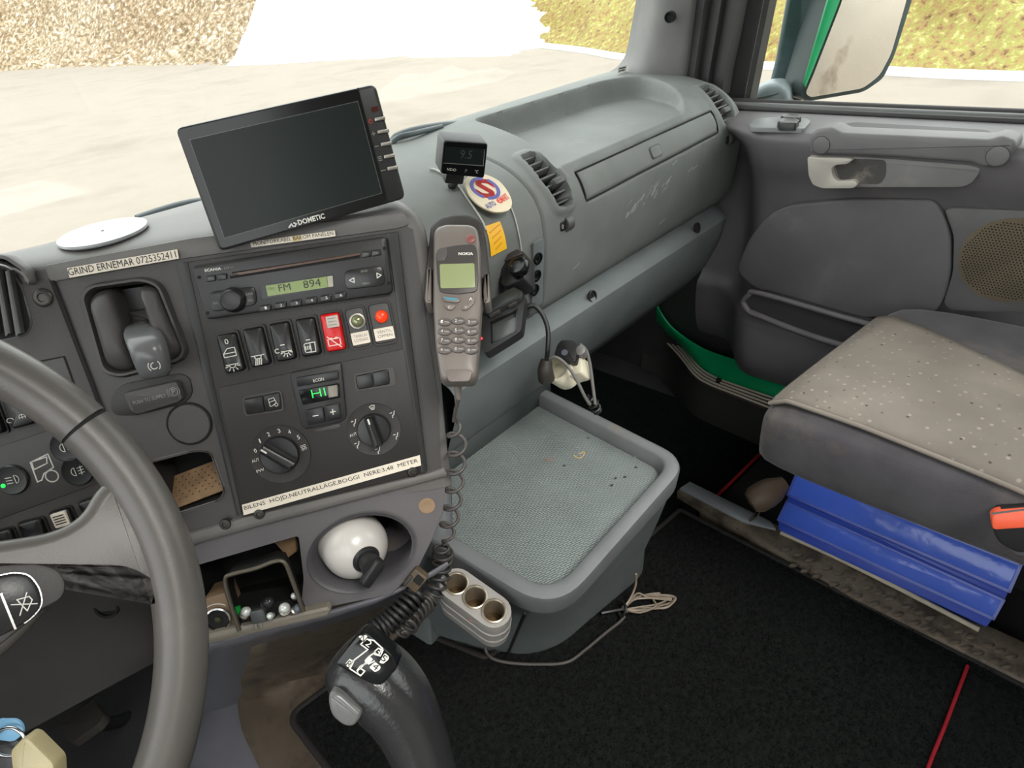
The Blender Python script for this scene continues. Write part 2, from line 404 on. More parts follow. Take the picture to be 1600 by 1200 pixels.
# ================================================================== DASHBOARD, passenger side: a rounded profile swept across the cab
PROF = [(0.575, 0.494), (0.560, 0.512), (0.551, 0.545), (0.545, 0.584), (0.543, 0.624), (0.547, 0.651), (0.562, 0.675), (0.592, 0.696), (0.632, 0.709), (0.675, 0.716), (0.735, 0.721), (0.80, 0.722), (0.86, 0.712), (0.93, 0.688)]
PC = catmull([V((0, y, z)) for y, z in PROF], 16)
PS = [0.0]
for a_, b_ in zip(PC, PC[1:]): PS.append(PS[-1] + (b_-a_).length)
STOT = PS[-1]
def prof(s):
    s = max(0.0, min(STOT-1e-6, s)); lo, hi = 0, len(PS)-1
    while hi-lo > 1:
        m = (lo+hi)//2
        if PS[m] <= s: lo = m
        else: hi = m
    t = (s-PS[lo])/(PS[hi]-PS[lo]); p = PC[lo].lerp(PC[hi], t); d = (PC[hi]-PC[lo]).normalized()
    return p, d
def dframe(x, s, c=0.0):
    p, d = prof(s); f = Fr(V((x, p.y, p.z)), (1, 0, 0), d)
    f.o = f.o + f.n*c; return f
def dhit(u, v):                              # photo pixel -> (x, arc length) on the swept surface
    r = ray(u, v)
    for k in range(len(PC)-1):
        a, b = PC[k], PC[k+1]
        # solve EYE + r t : (y,z) on segment
        dy, dz = b.y-a.y, b.z-a.z
        det = r.y*(-dz) + dy*r.z
        if abs(det) < 1e-12: continue
        ry, rz = a.y-EYE.y, a.z-EYE.z
        t = (ry*(-dz) + dy*rz)/det; q = (r.y*rz - r.z*ry)/det
        if -1e-6 <= q <= 1+1e-6 and t > 0: return (r.x*t, PS[k] + q*(PS[k+1]-PS[k]))
    return None
def poly_sd(poly, x, y):                     # signed distance to a polygon, negative inside
    d = 1e9; ins = False; N = len(poly)
    for i in range(N):
        ax, ay = poly[i]; bx, by = poly[(i+1) % N]
        ex, ey = bx-ax, by-ay; wx, wy = x-ax, y-ay
        t = max(0, min(1, (wx*ex+wy*ey)/(ex*ex+ey*ey+1e-12)))
        d = min(d, (wx-ex*t)**2 + (wy-ey*t)**2)
        if (ay > y) != (by > y) and x < (bx-ax)*(y-ay)/(by-ay) + ax: ins = not ins
    d = math.sqrt(d); return -d if ins else d
def hits(pts): return [dhit(u, v) for u, v in pts]
X0, X1 = 0.345, 1.165
dash = thing('dashboard', (0.75, 0.75, 0.494), 'grey plastic dashboard with air vents, glovebox lid and storage tray on top', 'dashboard')
TRAY = rnd([px(u, v, z=0.71).to_2d() for u, v in ((742, 200), (944, 137), (1000, 128), (1060, 137), (1087, 166), (882, 240), (835, 222))], [0.02, 0.04, 0.06, 0.06, 0.03, 0.03, 0.06], 5)
LID = rnd(hits([(899, 269), (1111, 173), (1122, 207), (916, 314)]), [0.004, 0.01, 0.012, 0.012], 3)
VENT_L = rnd(hits([(812, 246), (832, 239), (880, 278), (893, 318), (872, 324), (846, 285)]), 0.008, 3)
VENT_R = rnd(hits([(1091, 137), (1106, 133), (1136, 156), (1146, 186), (1131, 196), (1117, 168)]), 0.008, 3)
SEAM_X = dhit(852, 400)[0]
print('tray', TRAY[:3], 'lid', LID[0], LID[8], 'vent', VENT_L[0], VENT_R[0], 'seam', SEAM_X)
def dash_pt(x, s):
    p, d = prof(s); n = V((0, -d.z, d.y)); P = V((x, p.y, p.z)); off = 0.0
    # grooves
    sd = poly_sd(LID, x, s)
    off -= 0.004*max(0, 1-abs(sd-0.001)/0.0022)
    if s < PS[-1]*0.62: off -= 0.004*max(0, 1-abs(x-SEAM_X)/0.003)
    for vp in (VENT_L, VENT_R):
        q = poly_sd(vp, x, s)
        if q < 0.012:
            off += 0.003*smooth01((0.012-abs(q-0.004))/0.012)*(1 if q > -0.002 else 0)
            off -= 0.030*smooth01((-q+0.0005)/0.003)
    P = P + n*off
    if P.y > 0.54:
        q = poly_sd(TRAY, P.x, P.y)
        if q < 0.004 and s > 0.2:
            fl = 0.684 + 0.012*(P.y-0.56)
            P.z = lerp(P.z, min(P.z, fl), smooth01((0.004-q)/0.013))
    # right end rounds off
    return P
NX, NS = 330, 190
rows = []
for j in range(NS+1):
    s = STOT*j/NS
    rows.append([dash_pt(lerp(X0, X1, i/NX), s) for i in range(NX+1)])
# rounded right cheek
for row in rows:
    e = row[-1]; row.append(e + V((0.012, 0.006, -0.004))); row.append(e + V((0.018, 0.03, -0.010))); row.append(V((e.x+0.018, max(e.y+0.03, min(e.y+0.3, 0.80)), e.z-0.03)))
sheet('top_pad', rows, M_DASH, dash, auto=60)
# glovebox lid, its own skin slightly proud
def strip_patch(name, poly, off, m, parent, nx=60, ns=14, edge=0.0025):
    xs = [p[0] for p in poly]; ss = [p[1] for p in poly]; bm = bmesh.new(); G = {}
    for j in range(ns+1):
        for i in range(nx+1):
            x = lerp(min(xs), max(xs), i/nx); s = lerp(min(ss), max(ss), j/ns)
            G[i, j] = (x, s)
    # quad (bilinear) mapping of the four extreme corners keeps the slanted ends
    return G
def lid_patch():
    TL, TR, BR, BL = hits([(899, 269), (1111, 173), (1122, 207), (916, 314)])
    rows = []
    for j in range(15):
        t = j/14; row = []
        for i in range(61):
            q = i/60
            x = lerp(lerp(TL[0], BL[0], t), lerp(TR[0], BR[0], t), q); s = lerp(lerp(TL[1], BL[1], t), lerp(TR[1], BR[1], t), q)
            m_ = min(t, 1-t)*14; k_ = min(q, 1-q)*60
            e = min(1, min(m_, k_)/1.0); f = dframe(x, s, lerp(-0.002, 0.0006, e)); row.append(f.o)
        rows.append(row)
    return sheet('glovebox_lid', rows, M_DASH, dash, auto=50)
lid = lid_patch()
gl_ = hits([(899, 269), (1111, 173), (1122, 207), (916, 314)])
gpts = []
for A, B in zip(gl_, gl_[1:]+gl_[:1]): gpts += [dframe(lerp(A[0], B[0], k/12), lerp(A[1], B[1], k/12), -0.0004).o for k in range(12)]
tube('lid_gap', gpts, 0.0014, M_VOID, dash, 6, closed=True, sub=1)
lx, ls = dhit(1024, 237); f = dframe(lx, ls, 0.001)
prism('latch_button', f, rrect(0, 0, 0.026, 0.016, 0.004), 0, 0.0016, M_DASH, lid, bev=0.0008)
strokes('latch_groove', f, [rrect(0, 0, 0.028, 0.018, 0.0045) + [rrect(0, 0, 0.028, 0.018, 0.0045)[0]]], 0.0012, 0.0002, M_BLACK, lid)
# vents
M_SLAT = mat('vent_slat', (74, 74, 73), 0.5)
def vent(poly, slant, knob_uv):
    ss = [p[1] for p in poly]; xs = [p[0] for p in poly]; s0, s1 = min(ss), max(ss)
    v = None
    bm = bmesh.new()
    # dark liner
    rows = []
    for j in range(13):
        s = lerp(s0-0.002, s1+0.002, j/12)
        rows.append([dframe(x, s, -0.027).o for x in (min(xs)-0.003, (min(xs)+max(xs))/2, max(xs)+0.003)])
    v = sheet('air_vent', rows, M_VOID, dash)
    n = 7
    for k in range(n):
        s = lerp(s0+0.006, s1-0.006, k/(n-1)); xx = [x for x in (lerp(min(xs), max(xs), i/60) for i in range(61)) if poly_sd(poly, x, s) < 0.0]
        if len(xx) < 4: continue
        f = dframe((xx[0]+xx[-1])/2, s, -0.008); w = xx[-1]-xx[0]+0.002
        prism('slat', Fr(f.o, f.a, f.n), [(-w/2, -0.010), (w/2, -0.010), (w/2, 0.006), (-w/2, 0.006)], -0.0013, 0.0013, M_SLAT, v, bev=0.0006)
    kx, ks = dhit(*knob_uv); f = dframe(kx, ks, -0.003)
    prism('vane_knob', f, rrect(0, 0, 0.022, 0.010, 0.003), -0.01, 0.008, M_SLAT, v, bev=0.003)
    return v
vent(VENT_L, 0, (872, 283)); vent(VENT_R, 0, (1134, 172))
for nm, (u, v_), zero in (('vent_thumbwheel', (886, 350), True), ('vent_thumbwheel', (1140, 217), False)):
    x, s = dhit(u, v_); f = dframe(x, s, 0.0)
    h = prism(nm, f, rrect(0, 0, 0.030, 0.013, 0.004), -0.002, 0.0010, M_BLACK, dash, bev=0.0006)
    bm = bmesh.new(); fw = Fr(f.w(0.003, 0, -0.004), f.n, f.b)
    _lathe(bm, fw, [(0.010, -0.007), (0.011, -0.006), (0.011, 0.006), (0.010, 0.007)], 18); fin('wheel', bm, M_SLAT, h)
    if zero: txt('lettering', f, '0', (-0.0125, -0.003), (-0.009, -0.003), 0.006, 0.0013, M_WHITE, h)
# seam lip left of the vent cluster and the socket plate
x, s = dhit(839, 428); f = dframe(x, s, 0.0)
pl = prism('socket_plate', f, f.pp([(831, 391), (847, 386), (848, 462), (828, 469)]) if False else rrect(0, 0, 0.022, 0.098, 0.004), -0.001, 0.0025, M_LOWER, dash, bev=0.001)
for k, (u, v_) in enumerate(((840, 404), (838, 431), (835, 453))):
    a, b = f.pix(u, v_, 0.0025)
    lathe('jack_socket', f.at(a, b, 0.0025), [(0.0085, 0), (0.0085, 0.0015), (0.006, 0.002), (0.0058, -0.001), (0.003, -0.0005), (0.0028, 0.001)], M_GLOSS, pl, 18)
# print scratches: pale scuffs worn into the glovebox face
M_SCUFF = mat('scuff', (150, 153, 150), 0.7, bump=0)
bm = bmesh.new(); rr = random.Random(3)
for k in range(34):
    u0 = rr.uniform(975, 1042); v0 = 335 - (u0-975)*0.72 + rr.uniform(-9, 9)
    x, s = dhit(u0, v0); f = dframe(x, s, 0.0006); l = rr.uniform(0.003, 0.018); th = rr.uniform(0.5, 1.0); w_ = rr.uniform(0.0006, 0.0022)
    _strokes(bm, f, [[(0, 0), (l*math.cos(th)*0.5, l*math.sin(th)*0.5), (l*math.cos(th), l*math.sin(th)*0.8)]], w_, 0, 0.0002)
for u0, v0 in ((1075, 268), (1082, 265), (1050, 258), (895, 420), (1030, 350)):
    x, s = dhit(u0, v0); f = dframe(x, s, 0.0006); _strokes(bm, f, [[(0, 0), (0.008, 0.002), (0.014, 0.004)]], 0.0015, 0, 0.0002)
fin('scuff_marks', bm, M_SCUFF, dash, smooth=False)['kind'] = 'stuff'
# lower ledge and knee panel of the passenger side
LX0, LX1 = 0.42, 1.165
rows = []
for (y, z) in ((0.60, 0.50), (0.572, 0.494), (0.547, 0.486), (0.540, 0.479), (0.540, 0.470), (0.550, 0.43), (0.575, 0.375), (0.615, 0.325), (0.66, 0.30), (0.80, 0.29)):
    row = []
    for i in range(41):
        t = i/40; x = lerp(LX0, LX1, t); row.append(V((x, y + (0.03*smooth01((t-0.94)/0.06)), z)))
    rows.append(row)
kp = sheet('lower_panel', rows, M_LOWER, dash, auto=35)
for u, v_ in ((1089, 356), (925, 463)):
    p = px(u, v_, y=0.547); f = Fr(p, (1, 0, 0), (0, 0.25, 1)); f = Fr(f.w(0, 0, 0.001), f.a, f.b)
    lathe('screw_hole', f, [(0.0095, -0.002), (0.0095, 0.001), (0.008, 0.0016), (0.0075, -0.001), (0.005, -0.0012)], M_BLACK, kp, 16)
M_SUPPORT = mat('support_grey', (92, 98, 99), 0.6)
# short vertical cheek that carries the tray where the knee panel stops
p_a = px(648, 620, y=0.60); 
rows = [[V((x, 0.60, z)) for x in (0.34, 0.45, 0.55, 0.66)] for z in (0.30, 0.40, 0.50)]
sheet('tray_backplate', rows, M_SUPPORT, dash, thick=0.01)
bm = bmesh.new(); kpb = [(0.36, 0.575, 0.5), (0.36, 0.575, 0.3)]

# ================================================================== A-PILLAR and windscreen sticker
def pil(us, dx):
    return [px(u, v, x=dx) for u, v in us]
pl_ = []
for (uL, v, uR) in ((1030, -110, 1098), (1018, 0, 1086), (1006, 55, 1079), (1000, 90, 1075), (985, 112, 1072), (955, 124, 1070)):
    A = px(uL, v, x=1.15); B = px(uR, v, x=1.175); pl_.append((A, B))
rows = []
for A, B in pl_:
    m_ = A.lerp(B, 0.5) + V((-0.020, 0, 0)); rows.append([A + V((0.03, 0.05, 0)), A, A.lerp(B, 0.25) + V((-0.016, 0, 0)), m_, A.lerp(B, 0.8) + V((-0.014, 0, 0)), B, B + V((0.03, 0.0, 0))])
rows = [[p for p in r] for r in rows]
o = sheet('trim_1', rows, M_TRIMLIGHT, sub=2); tag(o, 'pale grey windscreen pillar cover with a screw hole', 'pillar', kind='structure')
p = px(1046, 27, x=1.135); f = Fr(p, (0, -1, 0), (0, 0, 1)); f = Fr(p, (0.25, -0.97, 0), (0, 0, 1))
lathe('screw_hole', f, [(0.009, -0.01), (0.009, 0.001), (0.0075, 0.0014), (0.0068, -0.004), (0.002, -0.004)], M_VOID, o, 16)
# dark door frame and seal beside it
rows = []
for (uL, v, uR) in ((1098, -110, 1175), (1086, 0, 1156), (1079, 55, 1146), (1072, 112, 1134), (1069, 150, 1128)):
    A = px(uL, v, x=1.185); B = px(uR, v, x=1.20)
    rows.append([A + V((0.02, 0.03, 0)), A, A.lerp(B, 0.30) + V((-0.012, 0, 0)), A.lerp(B, 0.36) + V((0.004, 0, 0)), A.lerp(B, 0.62) + V((-0.004, 0, 0)), A.lerp(B, 0.66) + V((0.008, 0, 0)), B + V((-0.002, 0, 0)), B + V((0.03, -0.0, 0))])
o = sheet('trim_2', rows, M_SEAL, auto=30); tag(o, 'black ribbed rubber door seal beside the windscreen pillar', 'seal', kind='structure')
p = px(972, 108, y=0.775); f = Fr(p, (1, -0.12, 0), (0, -0.15, 1))
st = thing('windscreen_sticker', f.o, 'tiny dark printed mark low on the windscreen by the pillar', 'sticker')
prism('backing', f, rrect(0, 0, 0.024, 0.010, 0.001), -0.0004, 0.0, mat('clear_film', (225, 225, 215), 0.4, bump=0, var=0), st)
strokes('print', f, [[(-0.009, 0.002), (0.009, 0.002)], [(-0.009, -0.002), (0.006, -0.002)]], 0.0016, 0.0002, M_INK, st)

# ================================================================== CENTRE CONSOLE plane K, turned to the driver
yaw, tilt = math.radians(37), math.radians(22)
K = Fr(px(460, 435, d=0.62), (math.cos(yaw), -math.sin(yaw), 0), (math.sin(tilt)*math.sin(yaw), math.sin(tilt)*math.cos(yaw), math.cos(tilt)))
con = thing('center_console', K.w(0, -0.3, -0.02), 'warm grey centre console housing turned towards the driver', 'console')
HB = 0.044; AR = 0.118; AL = -0.40                     # hood edge, right edge, left edge in K
# perimeter of the housing front: left end -> along the top -> round the corner -> down the right side
per = []
for i in range(30): per.append((lerp(AL, AR-0.025, i/29), HB, (0, 1)))
for i in range(1, 8):
    th = math.pi/2*(1-i/7.0); per.append((AR-0.025 + 0.025*math.cos(th), HB-0.025 + 0.025*math.sin(th), (math.cos(th), math.sin(th))))
for i in range(1, 22): per.append((lerp(AR, AR-0.014, i/21), lerp(HB-0.025, -0.232, i/21), (1, 0)))
rows = [[] for _ in range(8)]
for a, b, (oa, ob) in per:
    p0 = K.w(a, b, 0); out = K.a*oa + K.b*ob
    tv = V((0.0, 1.0, 0.0)); rv = V((0.30, 0.95, 0.0)); d = (tv*ob + rv*oa).normalized()
    h = 0.008 + 0.014*oa*(1 - 0.75*smooth01((0.0-b)/0.22))
    rows[0].append(K.w(a - 0.05*oa, b-0.02*ob, -0.0015)); rows[1].append(p0)
    rows[2].append(p0 + out*h*0.45 + d*0.003); rows[3].append(p0 + out*h*0.8 + d*0.012); rows[4].append(p0 + out*h*0.96 + d*0.026)
    e5 = p0 + out*h + d*0.05
    if ob > 0.5:
        yb = max(e5.y + 0.01, 0.775); e6 = V((e5.x, yb, e5.z)); e7 = V((e5.x, yb+0.04, e5.z-0.03))
    else: e6 = e5 + d*0.06; e7 = e5 + d*0.13
    rows[5].append(e5); rows[6].append(e6); rows[7].append(e7)
sheet('housing', rows, M_HOUS, con, auto=50, sub=1)
# front skin with the openings of the panels
BRK = K.pp([(97, 441), (277, 409), (378, 800), (240, 852)]); PAN = K.pp([(284, 411), (622, 362), (668, 736), (381, 806)])
POCK = rnd(K.pp([(231, 722), (305, 703), (330, 705), (352, 768), (345, 781), (266, 806)]), 0.006)
outer = [(AL, -0.245), (-0.19, -0.238), K.pix(381, 812), K.pix(690, 742), (AR-0.007, -0.14), (AR, 0.027), (AR-0.025, HB), (AL, HB)]
# plain front face between the parts
front_holes = [rnd(K.pp([(133, 455), (155, 440), (228, 432), (258, 447), (296, 545), (285, 566), (190, 592), (163, 582)]), 0.008), POCK]
plate('front_face', K, outer, front_holes, -0.004, 0.0, M_PANEL2, con)
# lower brow under the panels
prism('lower_lip', K, K.pp([(238, 868), (236, 850), (381, 806), (668, 737), (694, 728), (700, 742), (384, 826)]), -0.02, 0.006, M_HOUS, con, bev=0.003)
# hood seam strip at the front edge
prism('hood_strip', K, [(AL, 0.030), (AR-0.004, 0.0315), (AR-0.003, 0.028), (AR-0.014, HB+0.0), (AL, HB)], -0.002, 0.0016, M_HOUS, con, bev=0.0008) if False else None
prism('hood_front', K, rnd(K.pp([(80, 441), (284, 405), (622, 357), (640, 352), (632, 332), (300, 372), (70, 415)]), 0.004), -0.002, 0.002, M_HOUS, con, bev=0.001)
# ---- dark control panel
prism('control_panel', K, rnd(PAN, 0.003), -0.002, 0.004, M_PANEL, con, bev=0.001)
prism('panel_edge_strip', K, K.pp([(604, 366), (622, 363), (667, 734), (658, 737)]), 0.002, 0.0052, M_BLACK, con, bev=0.0006)
prism('panel_edge_strip', K, K.pp([(278, 412), (296, 410), (380, 800), (372, 803)]), 0.000, 0.0045, M_BLACK, con, bev=0.0006)
for u, v in ((352, 819), (405, 803), (645, 737)): screw(K, u, v, 0.006, 0.0055, con)
def zz(ox, oy, sc=4.0): return lambda pts: [(ox + x/sc, oy + y/sc) for x, y in pts]
z4 = zz(300, 350); z5 = zz(330, 560); z1 = zz(0, 350); z2 = zz(0, 600)
# ---- rocker switches
M_ROCK = mat('rocker_black', (28, 28, 29), 0.3, bump=0.04)
RK = [((165, 690), (290, 670), (340, 910), (215, 940)), ((330, 655), (455, 630), (500, 875), (370, 900)), ((492, 620), (615, 600), (660, 840), (530, 865)),
      ((652, 590), (775, 575), (815, 810), (690, 835)), ((805, 560), (925, 545), (970, 780), (845, 805)), ((960, 530), (1075, 510), (1115, 760), (1000, 785)), ((1112, 500), (1240, 480), (1260, 735), (1135, 760))]
def quadfr(fr, quad, c):                     # local frame of a quad plus its size
    P = fr.pp(quad, c); cen = V((sum(p[0] for p in P)/4, sum(p[1] for p in P)/4)); r = V((P[1][0]-P[0][0]+P[2][0]-P[3][0], P[1][1]-P[0][1]+P[2][1]-P[3][1]))/2
    u = V((P[0][0]-P[3][0]+P[1][0]-P[2][0], P[0][1]-P[3][1]+P[1][1]-P[2][1]))/2
    return fr.at(cen.x, cen.y, c, math.atan2(r.y, r.x)), r.length, u.length
RN = ['rocker_switch']*5 + ['indicator_lamp']*2
def rocker_body(f, w, h, m, parent, name, tip=0.004):
    bz = plate('bezel', f, rrect(0, 0, w*1.16, h*1.08, 0.004), [rrect(0, 0, w*1.0, h*0.985, 0.003)], 0, 0.0022, M_PANEL, parent)
    pts = rrect(0, 0, w*0.96, h*0.96, 0.003); bm = bmesh.new()
    rings = []
    for (ins, base_, k) in ((0, 0, 0), (0, 0.004, 0.6), (0.0008, 0.0055, 0.9), (0.002, 0.006, 1.0)):
        rings.append([bm.verts.new(f.w(a*(1-ins/(w/2)), b*(1-ins/(h/2)), (base_ + (k*tip*(b/(h/2))**2 if b < 0 else k*tip*0.25*(b/h*2)**2)) if k else 0)) for a, b in pts])
    n_ = len(pts)
    for A, B in zip(rings, rings[1:]):
        for i in range(n_): bm.faces.new((A[i], A[(i+1) % n_], B[(i+1) % n_], B[i]))
    # fan rows across the top so that the saddle shows
    c_ = bm.verts.new(f.w(0, 0, 0.006))
    for i in range(n_): bm.faces.new((rings[-1][i], rings[-1][(i+1) % n_], c_))
    return fin(name, bm, m, parent, auto=50)
def lamp_icon(s, dx=0, dy=0):
    L = [[(-s+dx, dy), (s+dx, dy)], [(-0.55*s+dx, dy)] + [(0.55*s*math.cos(math.pi+math.pi*i/8)+dx, 0.55*s*math.sin(math.pi+math.pi*i/8)+dy) for i in range(9)]]
    for i in range(5):
        th = math.pi + math.pi*(i+0.5)/5; L.append([(0.8*s*math.cos(th)+dx, 0.8*s*math.sin(th)+dy), (1.2*s*math.cos(th)+dx, 1.2*s*math.sin(th)+dy)])
    return L
for i, q in enumerate(RK):
    f, w, h = quadfr(K, z4(q), 0.004)
    if i < 5:
        o = rocker_body(f, w, h, M_RED if i == 4 else M_ROCK, con, 'rocker_switch')
        s = w*0.30
        if i == 0:
            txt('lettering', f, '0', (-s*0.28, h*0.24), (s*0.32, h*0.24), h*0.13, 0.0092, M_WHITE, o)
            cab = [(-s, -0.5*s), (-s, 0.1*s), (-0.2*s, 0.9*s), (s, 0.9*s), (s, -0.5*s), (-s, -0.5*s)]
            strokes('door_icon', f, [cab, [(-s, 0.1*s), (s, 0.1*s)]], w*0.04, 0.0088, M_WHITE, o)
            strokes('lamp_icon', f, lamp_icon(s, 0, -h*0.27), w*0.042, 0.0102, M_WHITE, o)
        elif i == 1:
            L = [[(-s, 0), (s, 0)], [(-0.6*s, 0), (-0.4*s, -0.5*s), (0.4*s, -0.5*s), (0.6*s, 0)]] + [[(x*s, -0.6*s), (x*s-0.25*s, -1.5*s)] for x in (-0.4, -0.1, 0.2, 0.5)]
            strokes('beam_icon', f, [[(a, b-h*0.2) for a, b in l] for l in L], w*0.042, 0.0102, M_WHITE, o)
        elif i == 2:
            L = lamp_icon(s*0.8, s*0.4, -h*0.24) + [[(-s*1.0 + 0.35*s*math.cos(t), -h*0.2 + 0.35*s*math.sin(t)) for t in [0.9+4.5*k/8 for k in range(9)]]] + [[(-0.3*s, -h*0.07), (0.3*s, -h*0.07)]]
            strokes('night_lamp_icon', f, L, w*0.042, 0.0100, M_WHITE, o)
        elif i == 3:
            L = [rrect(-0.3*s, -h*0.26, s, 1.5*s, 0.3*s), [(-0.1*s, -h*0.14), (s, -h*0.14)], [(s, -h*0.14), (s*0.9, -h*0.38), (0, -h*0.38)], [(-0.3*s, -h*0.06), (0.3*s, -h*0.06)]]
            L[0] = L[0] + [L[0][0]]; L += [[(x*s, -h*0.30), (x*s, -h*0.22)] for x in (-0.6, -0.3, 0.0)]
            strokes('mirror_icon', f, L, w*0.042, 0.0102, M_WHITE, o)
        else:
            prism('paper_tag', f, rrect(w*0.1, h*0.27, w*0.62, h*0.30, 0.001), 0.004, 0.0088, mat('grey_tag', (176, 166, 158), 0.6), o, bev=0.0006)
            strokes('tag_print', f, [[(-w*0.1, h*(0.36-0.08*k)), (w*0.28, h*(0.36-0.08*k))] for k in range(3)], w*0.03, 0.0089, M_GREYPRINT, o)
            s = w*0.3; L = [rrect(0, -h*0.24, 2*s, 1.1*s, 0.0003)]; L[0] = L[0]+[L[0][0]]; L += [[(-s, -h*0.24+1.0*s), (s, -h*0.24-1.0*s)], [(-0.6*s, -h*0.24+0.7*s), (-0.3*s, -h*0.24+0.7*s)], [(0.3*s, -h*0.24+0.7*s), (0.6*s, -h*0.24+0.7*s)]]
            strokes('battery_icon', f, L, w*0.05, 0.0098, mat('icon_pink', (235, 190, 185), 0.5, bump=0, var=0), o)
    else:
        bz = plate('bezel', f, rrect(0, 0, w*1.16, h*1.06, 0.005), [rrect(0, 0, w*1.0, h*0.97, 0.004)], 0, 0.0022, M_PANEL, con)
        o = prism('indicator_lamp', f, rrect(0, 0, w*0.97, h*0.95, 0.004), -0.001, 0.0012, M_PANEL2, con, bev=0.0006)
        lm = lathe('lens', f.at(w*0.06, h*0.16, 0.001), [(0.0062, 0), (0.0062, 0.002), (0.0052, 0.004), (0.003, 0.0052), (0.0008, 0.0056)], M_REDLED if i == 6 else mat('clear_lens', (120, 125, 95), 0.1, bump=0, metal=0.4), o, 18)
        if i == 5: lathe('ring', f.at(w*0.06, h*0.16, 0.001), [(0.0078, 0), (0.0076, 0.002), (0.006, 0.0024)], M_STEEL, o, 18)
        tg = prism('paper_tag', f, rrect(w*0.04, -h*0.26, w*1.0, h*0.30, 0.0005), 0.001, 0.0020, M_PAPER, o)
        for k, s_ in enumerate((('TANKLAS', 'LOSSAD'), ('VENTIL', 'OPPEN'))[i-5]):
            ww = w*0.36; txt('lettering', f, s_, (w*0.04-ww, -h*(0.235+0.105*k)), (w*0.04+ww, -h*(0.235+0.105*k)), h*0.07, 0.0022, mat('grey_ink', (110, 104, 100), 0.6, bump=0, var=0), tg)
# ---- radio
rad = thing('car_radio', K.w(*K.pix(460, 435), 0), 'black car radio with a lit green display showing FM 894', 'radio')
RC = 0.004
prism('faceplate', K, rnd(K.pp([(302, 416), (604, 370), (615, 458), (326, 499)], RC), 0.005), RC, 0.012, M_BLACK, rad, bev=0.0025)
RC = 0.012
def rp(name, quad, c0, c1, m, r=0.001, bev=0.0006, parent=rad, fr=K, cc=RC): return prism(name, fr, rnd(fr.pp(quad, cc), r), c0, c1, m, parent, bev=bev)
rp('disc_slot', z4([(235, 325), (1050, 195), (1052, 212), (240, 342)]), RC-0.002, RC+0.0004, M_VOID, 0.0005, 0)
rp('slot_lip', z4([(250, 305), (1050, 180), (1052, 196), (300, 320)]), RC-0.002, RC+0.0018, mat('slot_lip_brown', (92, 74, 66), 0.3, bump=0), 0.0005, 0.0006)
ptxt('lettering', K, 'SCANIA', (320, 425), (346, 421.5), 4.4, RC+0.0003, M_WHITE, rad, bold=0.02)
ptxt('lettering', K, 'ACR 611', (350, 421), (366, 418.5), 3.4, RC+0.0003, M_GREYPRINT, rad)
for cu_, tx in (((118, 340), 'RDS'), ((188, 330), ''), ((1090, 188), 'CD'), ((1152, 179), 'TA')):
    x, y = cu_; o = rp('button', z4([(x-30, y-14), (x+28, y-24), (x+32, y+14), (x-26, y+24)]), RC-0.001, RC+0.0016, M_ROCK, 0.001)
    if tx: q = z4([(x-15, y+9), (x+15, y+5)]); ptxt('lettering', K, tx, q[0], q[1], 3.2, RC+0.0019, M_GREYPRINT, o)
vb = rp('volume_pad', z4([(105, 425), (395, 388), (410, 505), (120, 552)]), RC-0.001, RC+0.0016, M_ROCK, 0.006, 0.0008)
a, b = K.pix(365.5, 468.5, RC); lathe('knob', K.at(a, b, RC), [(0.0115, 0), (0.0115, 0.003), (0.0098, 0.010), (0.0085, 0.0115), (0.006, 0.0108)], M_BLACK, vb, 28)
ptxt('lettering', K, 'BAL', (334, 476), (343, 474.6), 4, RC+0.0019, M_GREYPRINT, vb); ptxt('lettering', K, 'BASS', (384, 462), (395.5, 460), 3.6, RC+0.0019, M_GREYPRINT, vb); ptxt('lettering', K, 'TRE', (387, 472), (396, 470.6), 3.6, RC+0.0019, M_GREYPRINT, vb)
dsp = rp('display_window', z4([(430, 378), (882, 316), (886, 398), (442, 468)]), RC-0.001, RC+0.0006, M_GLOSS, 0.001, 0)
lcd = rp('lcd', z4([(462, 386), (842, 328), (850, 395), (475, 452)]), RC, RC+0.0010, M_LCD, 0.0005, 0)
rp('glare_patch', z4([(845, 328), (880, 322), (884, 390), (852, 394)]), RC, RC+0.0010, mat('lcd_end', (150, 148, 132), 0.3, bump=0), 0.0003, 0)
ptxt('lettering', K, 'FM', z4([(545, 422)])[0], z4([(618, 411)])[0], 10.5, RC+0.0012, M_LCDDARK, lcd)
ptxt('lettering', K, '894', z4([(700, 403)])[0], z4([(808, 387)])[0], 12, RC+0.0012, M_LCDDARK, lcd)
ptxt('lettering', K, 'FM', z4([(478, 418)])[0], z4([(515, 412)])[0], 5, RC+0.0012, mat('lcd_faint', (80, 92, 52), 0.4, bump=0, var=0), lcd)
for k, (x, y) in enumerate(((460, 524), (556, 507), (652, 493), (748, 476), (840, 461), (930, 444))):
    o = rp('preset_key', z4([(x-40, y-12), (x+34, y-24), (x+38, y+14), (x-36, y+25)]), RC-0.001, RC+0.0018, M_ROCK, 0.002)
    q = z4([(x-4, y+10), (x+9, y+8)]); ptxt('lettering', K, str(k+1), q[0], q[1], 4.4, RC+0.0021, M_WHITE, o)
pd = rp('seek_pad', z4([(948, 292), (1190, 258), (1212, 382), (962, 412)]), RC-0.001, RC+0.0018, M_ROCK, 0.006, 0.001)
for tri in ([(983, 352), (1012, 336), (1014, 366)], [(1183, 320), (1155, 307), (1158, 338)]):
    P = K.pp(z4(tri), RC+0.002); strokes('arrow', K, [P+[P[0]]], 0.0008, RC+0.002, M_WHITE, pd)
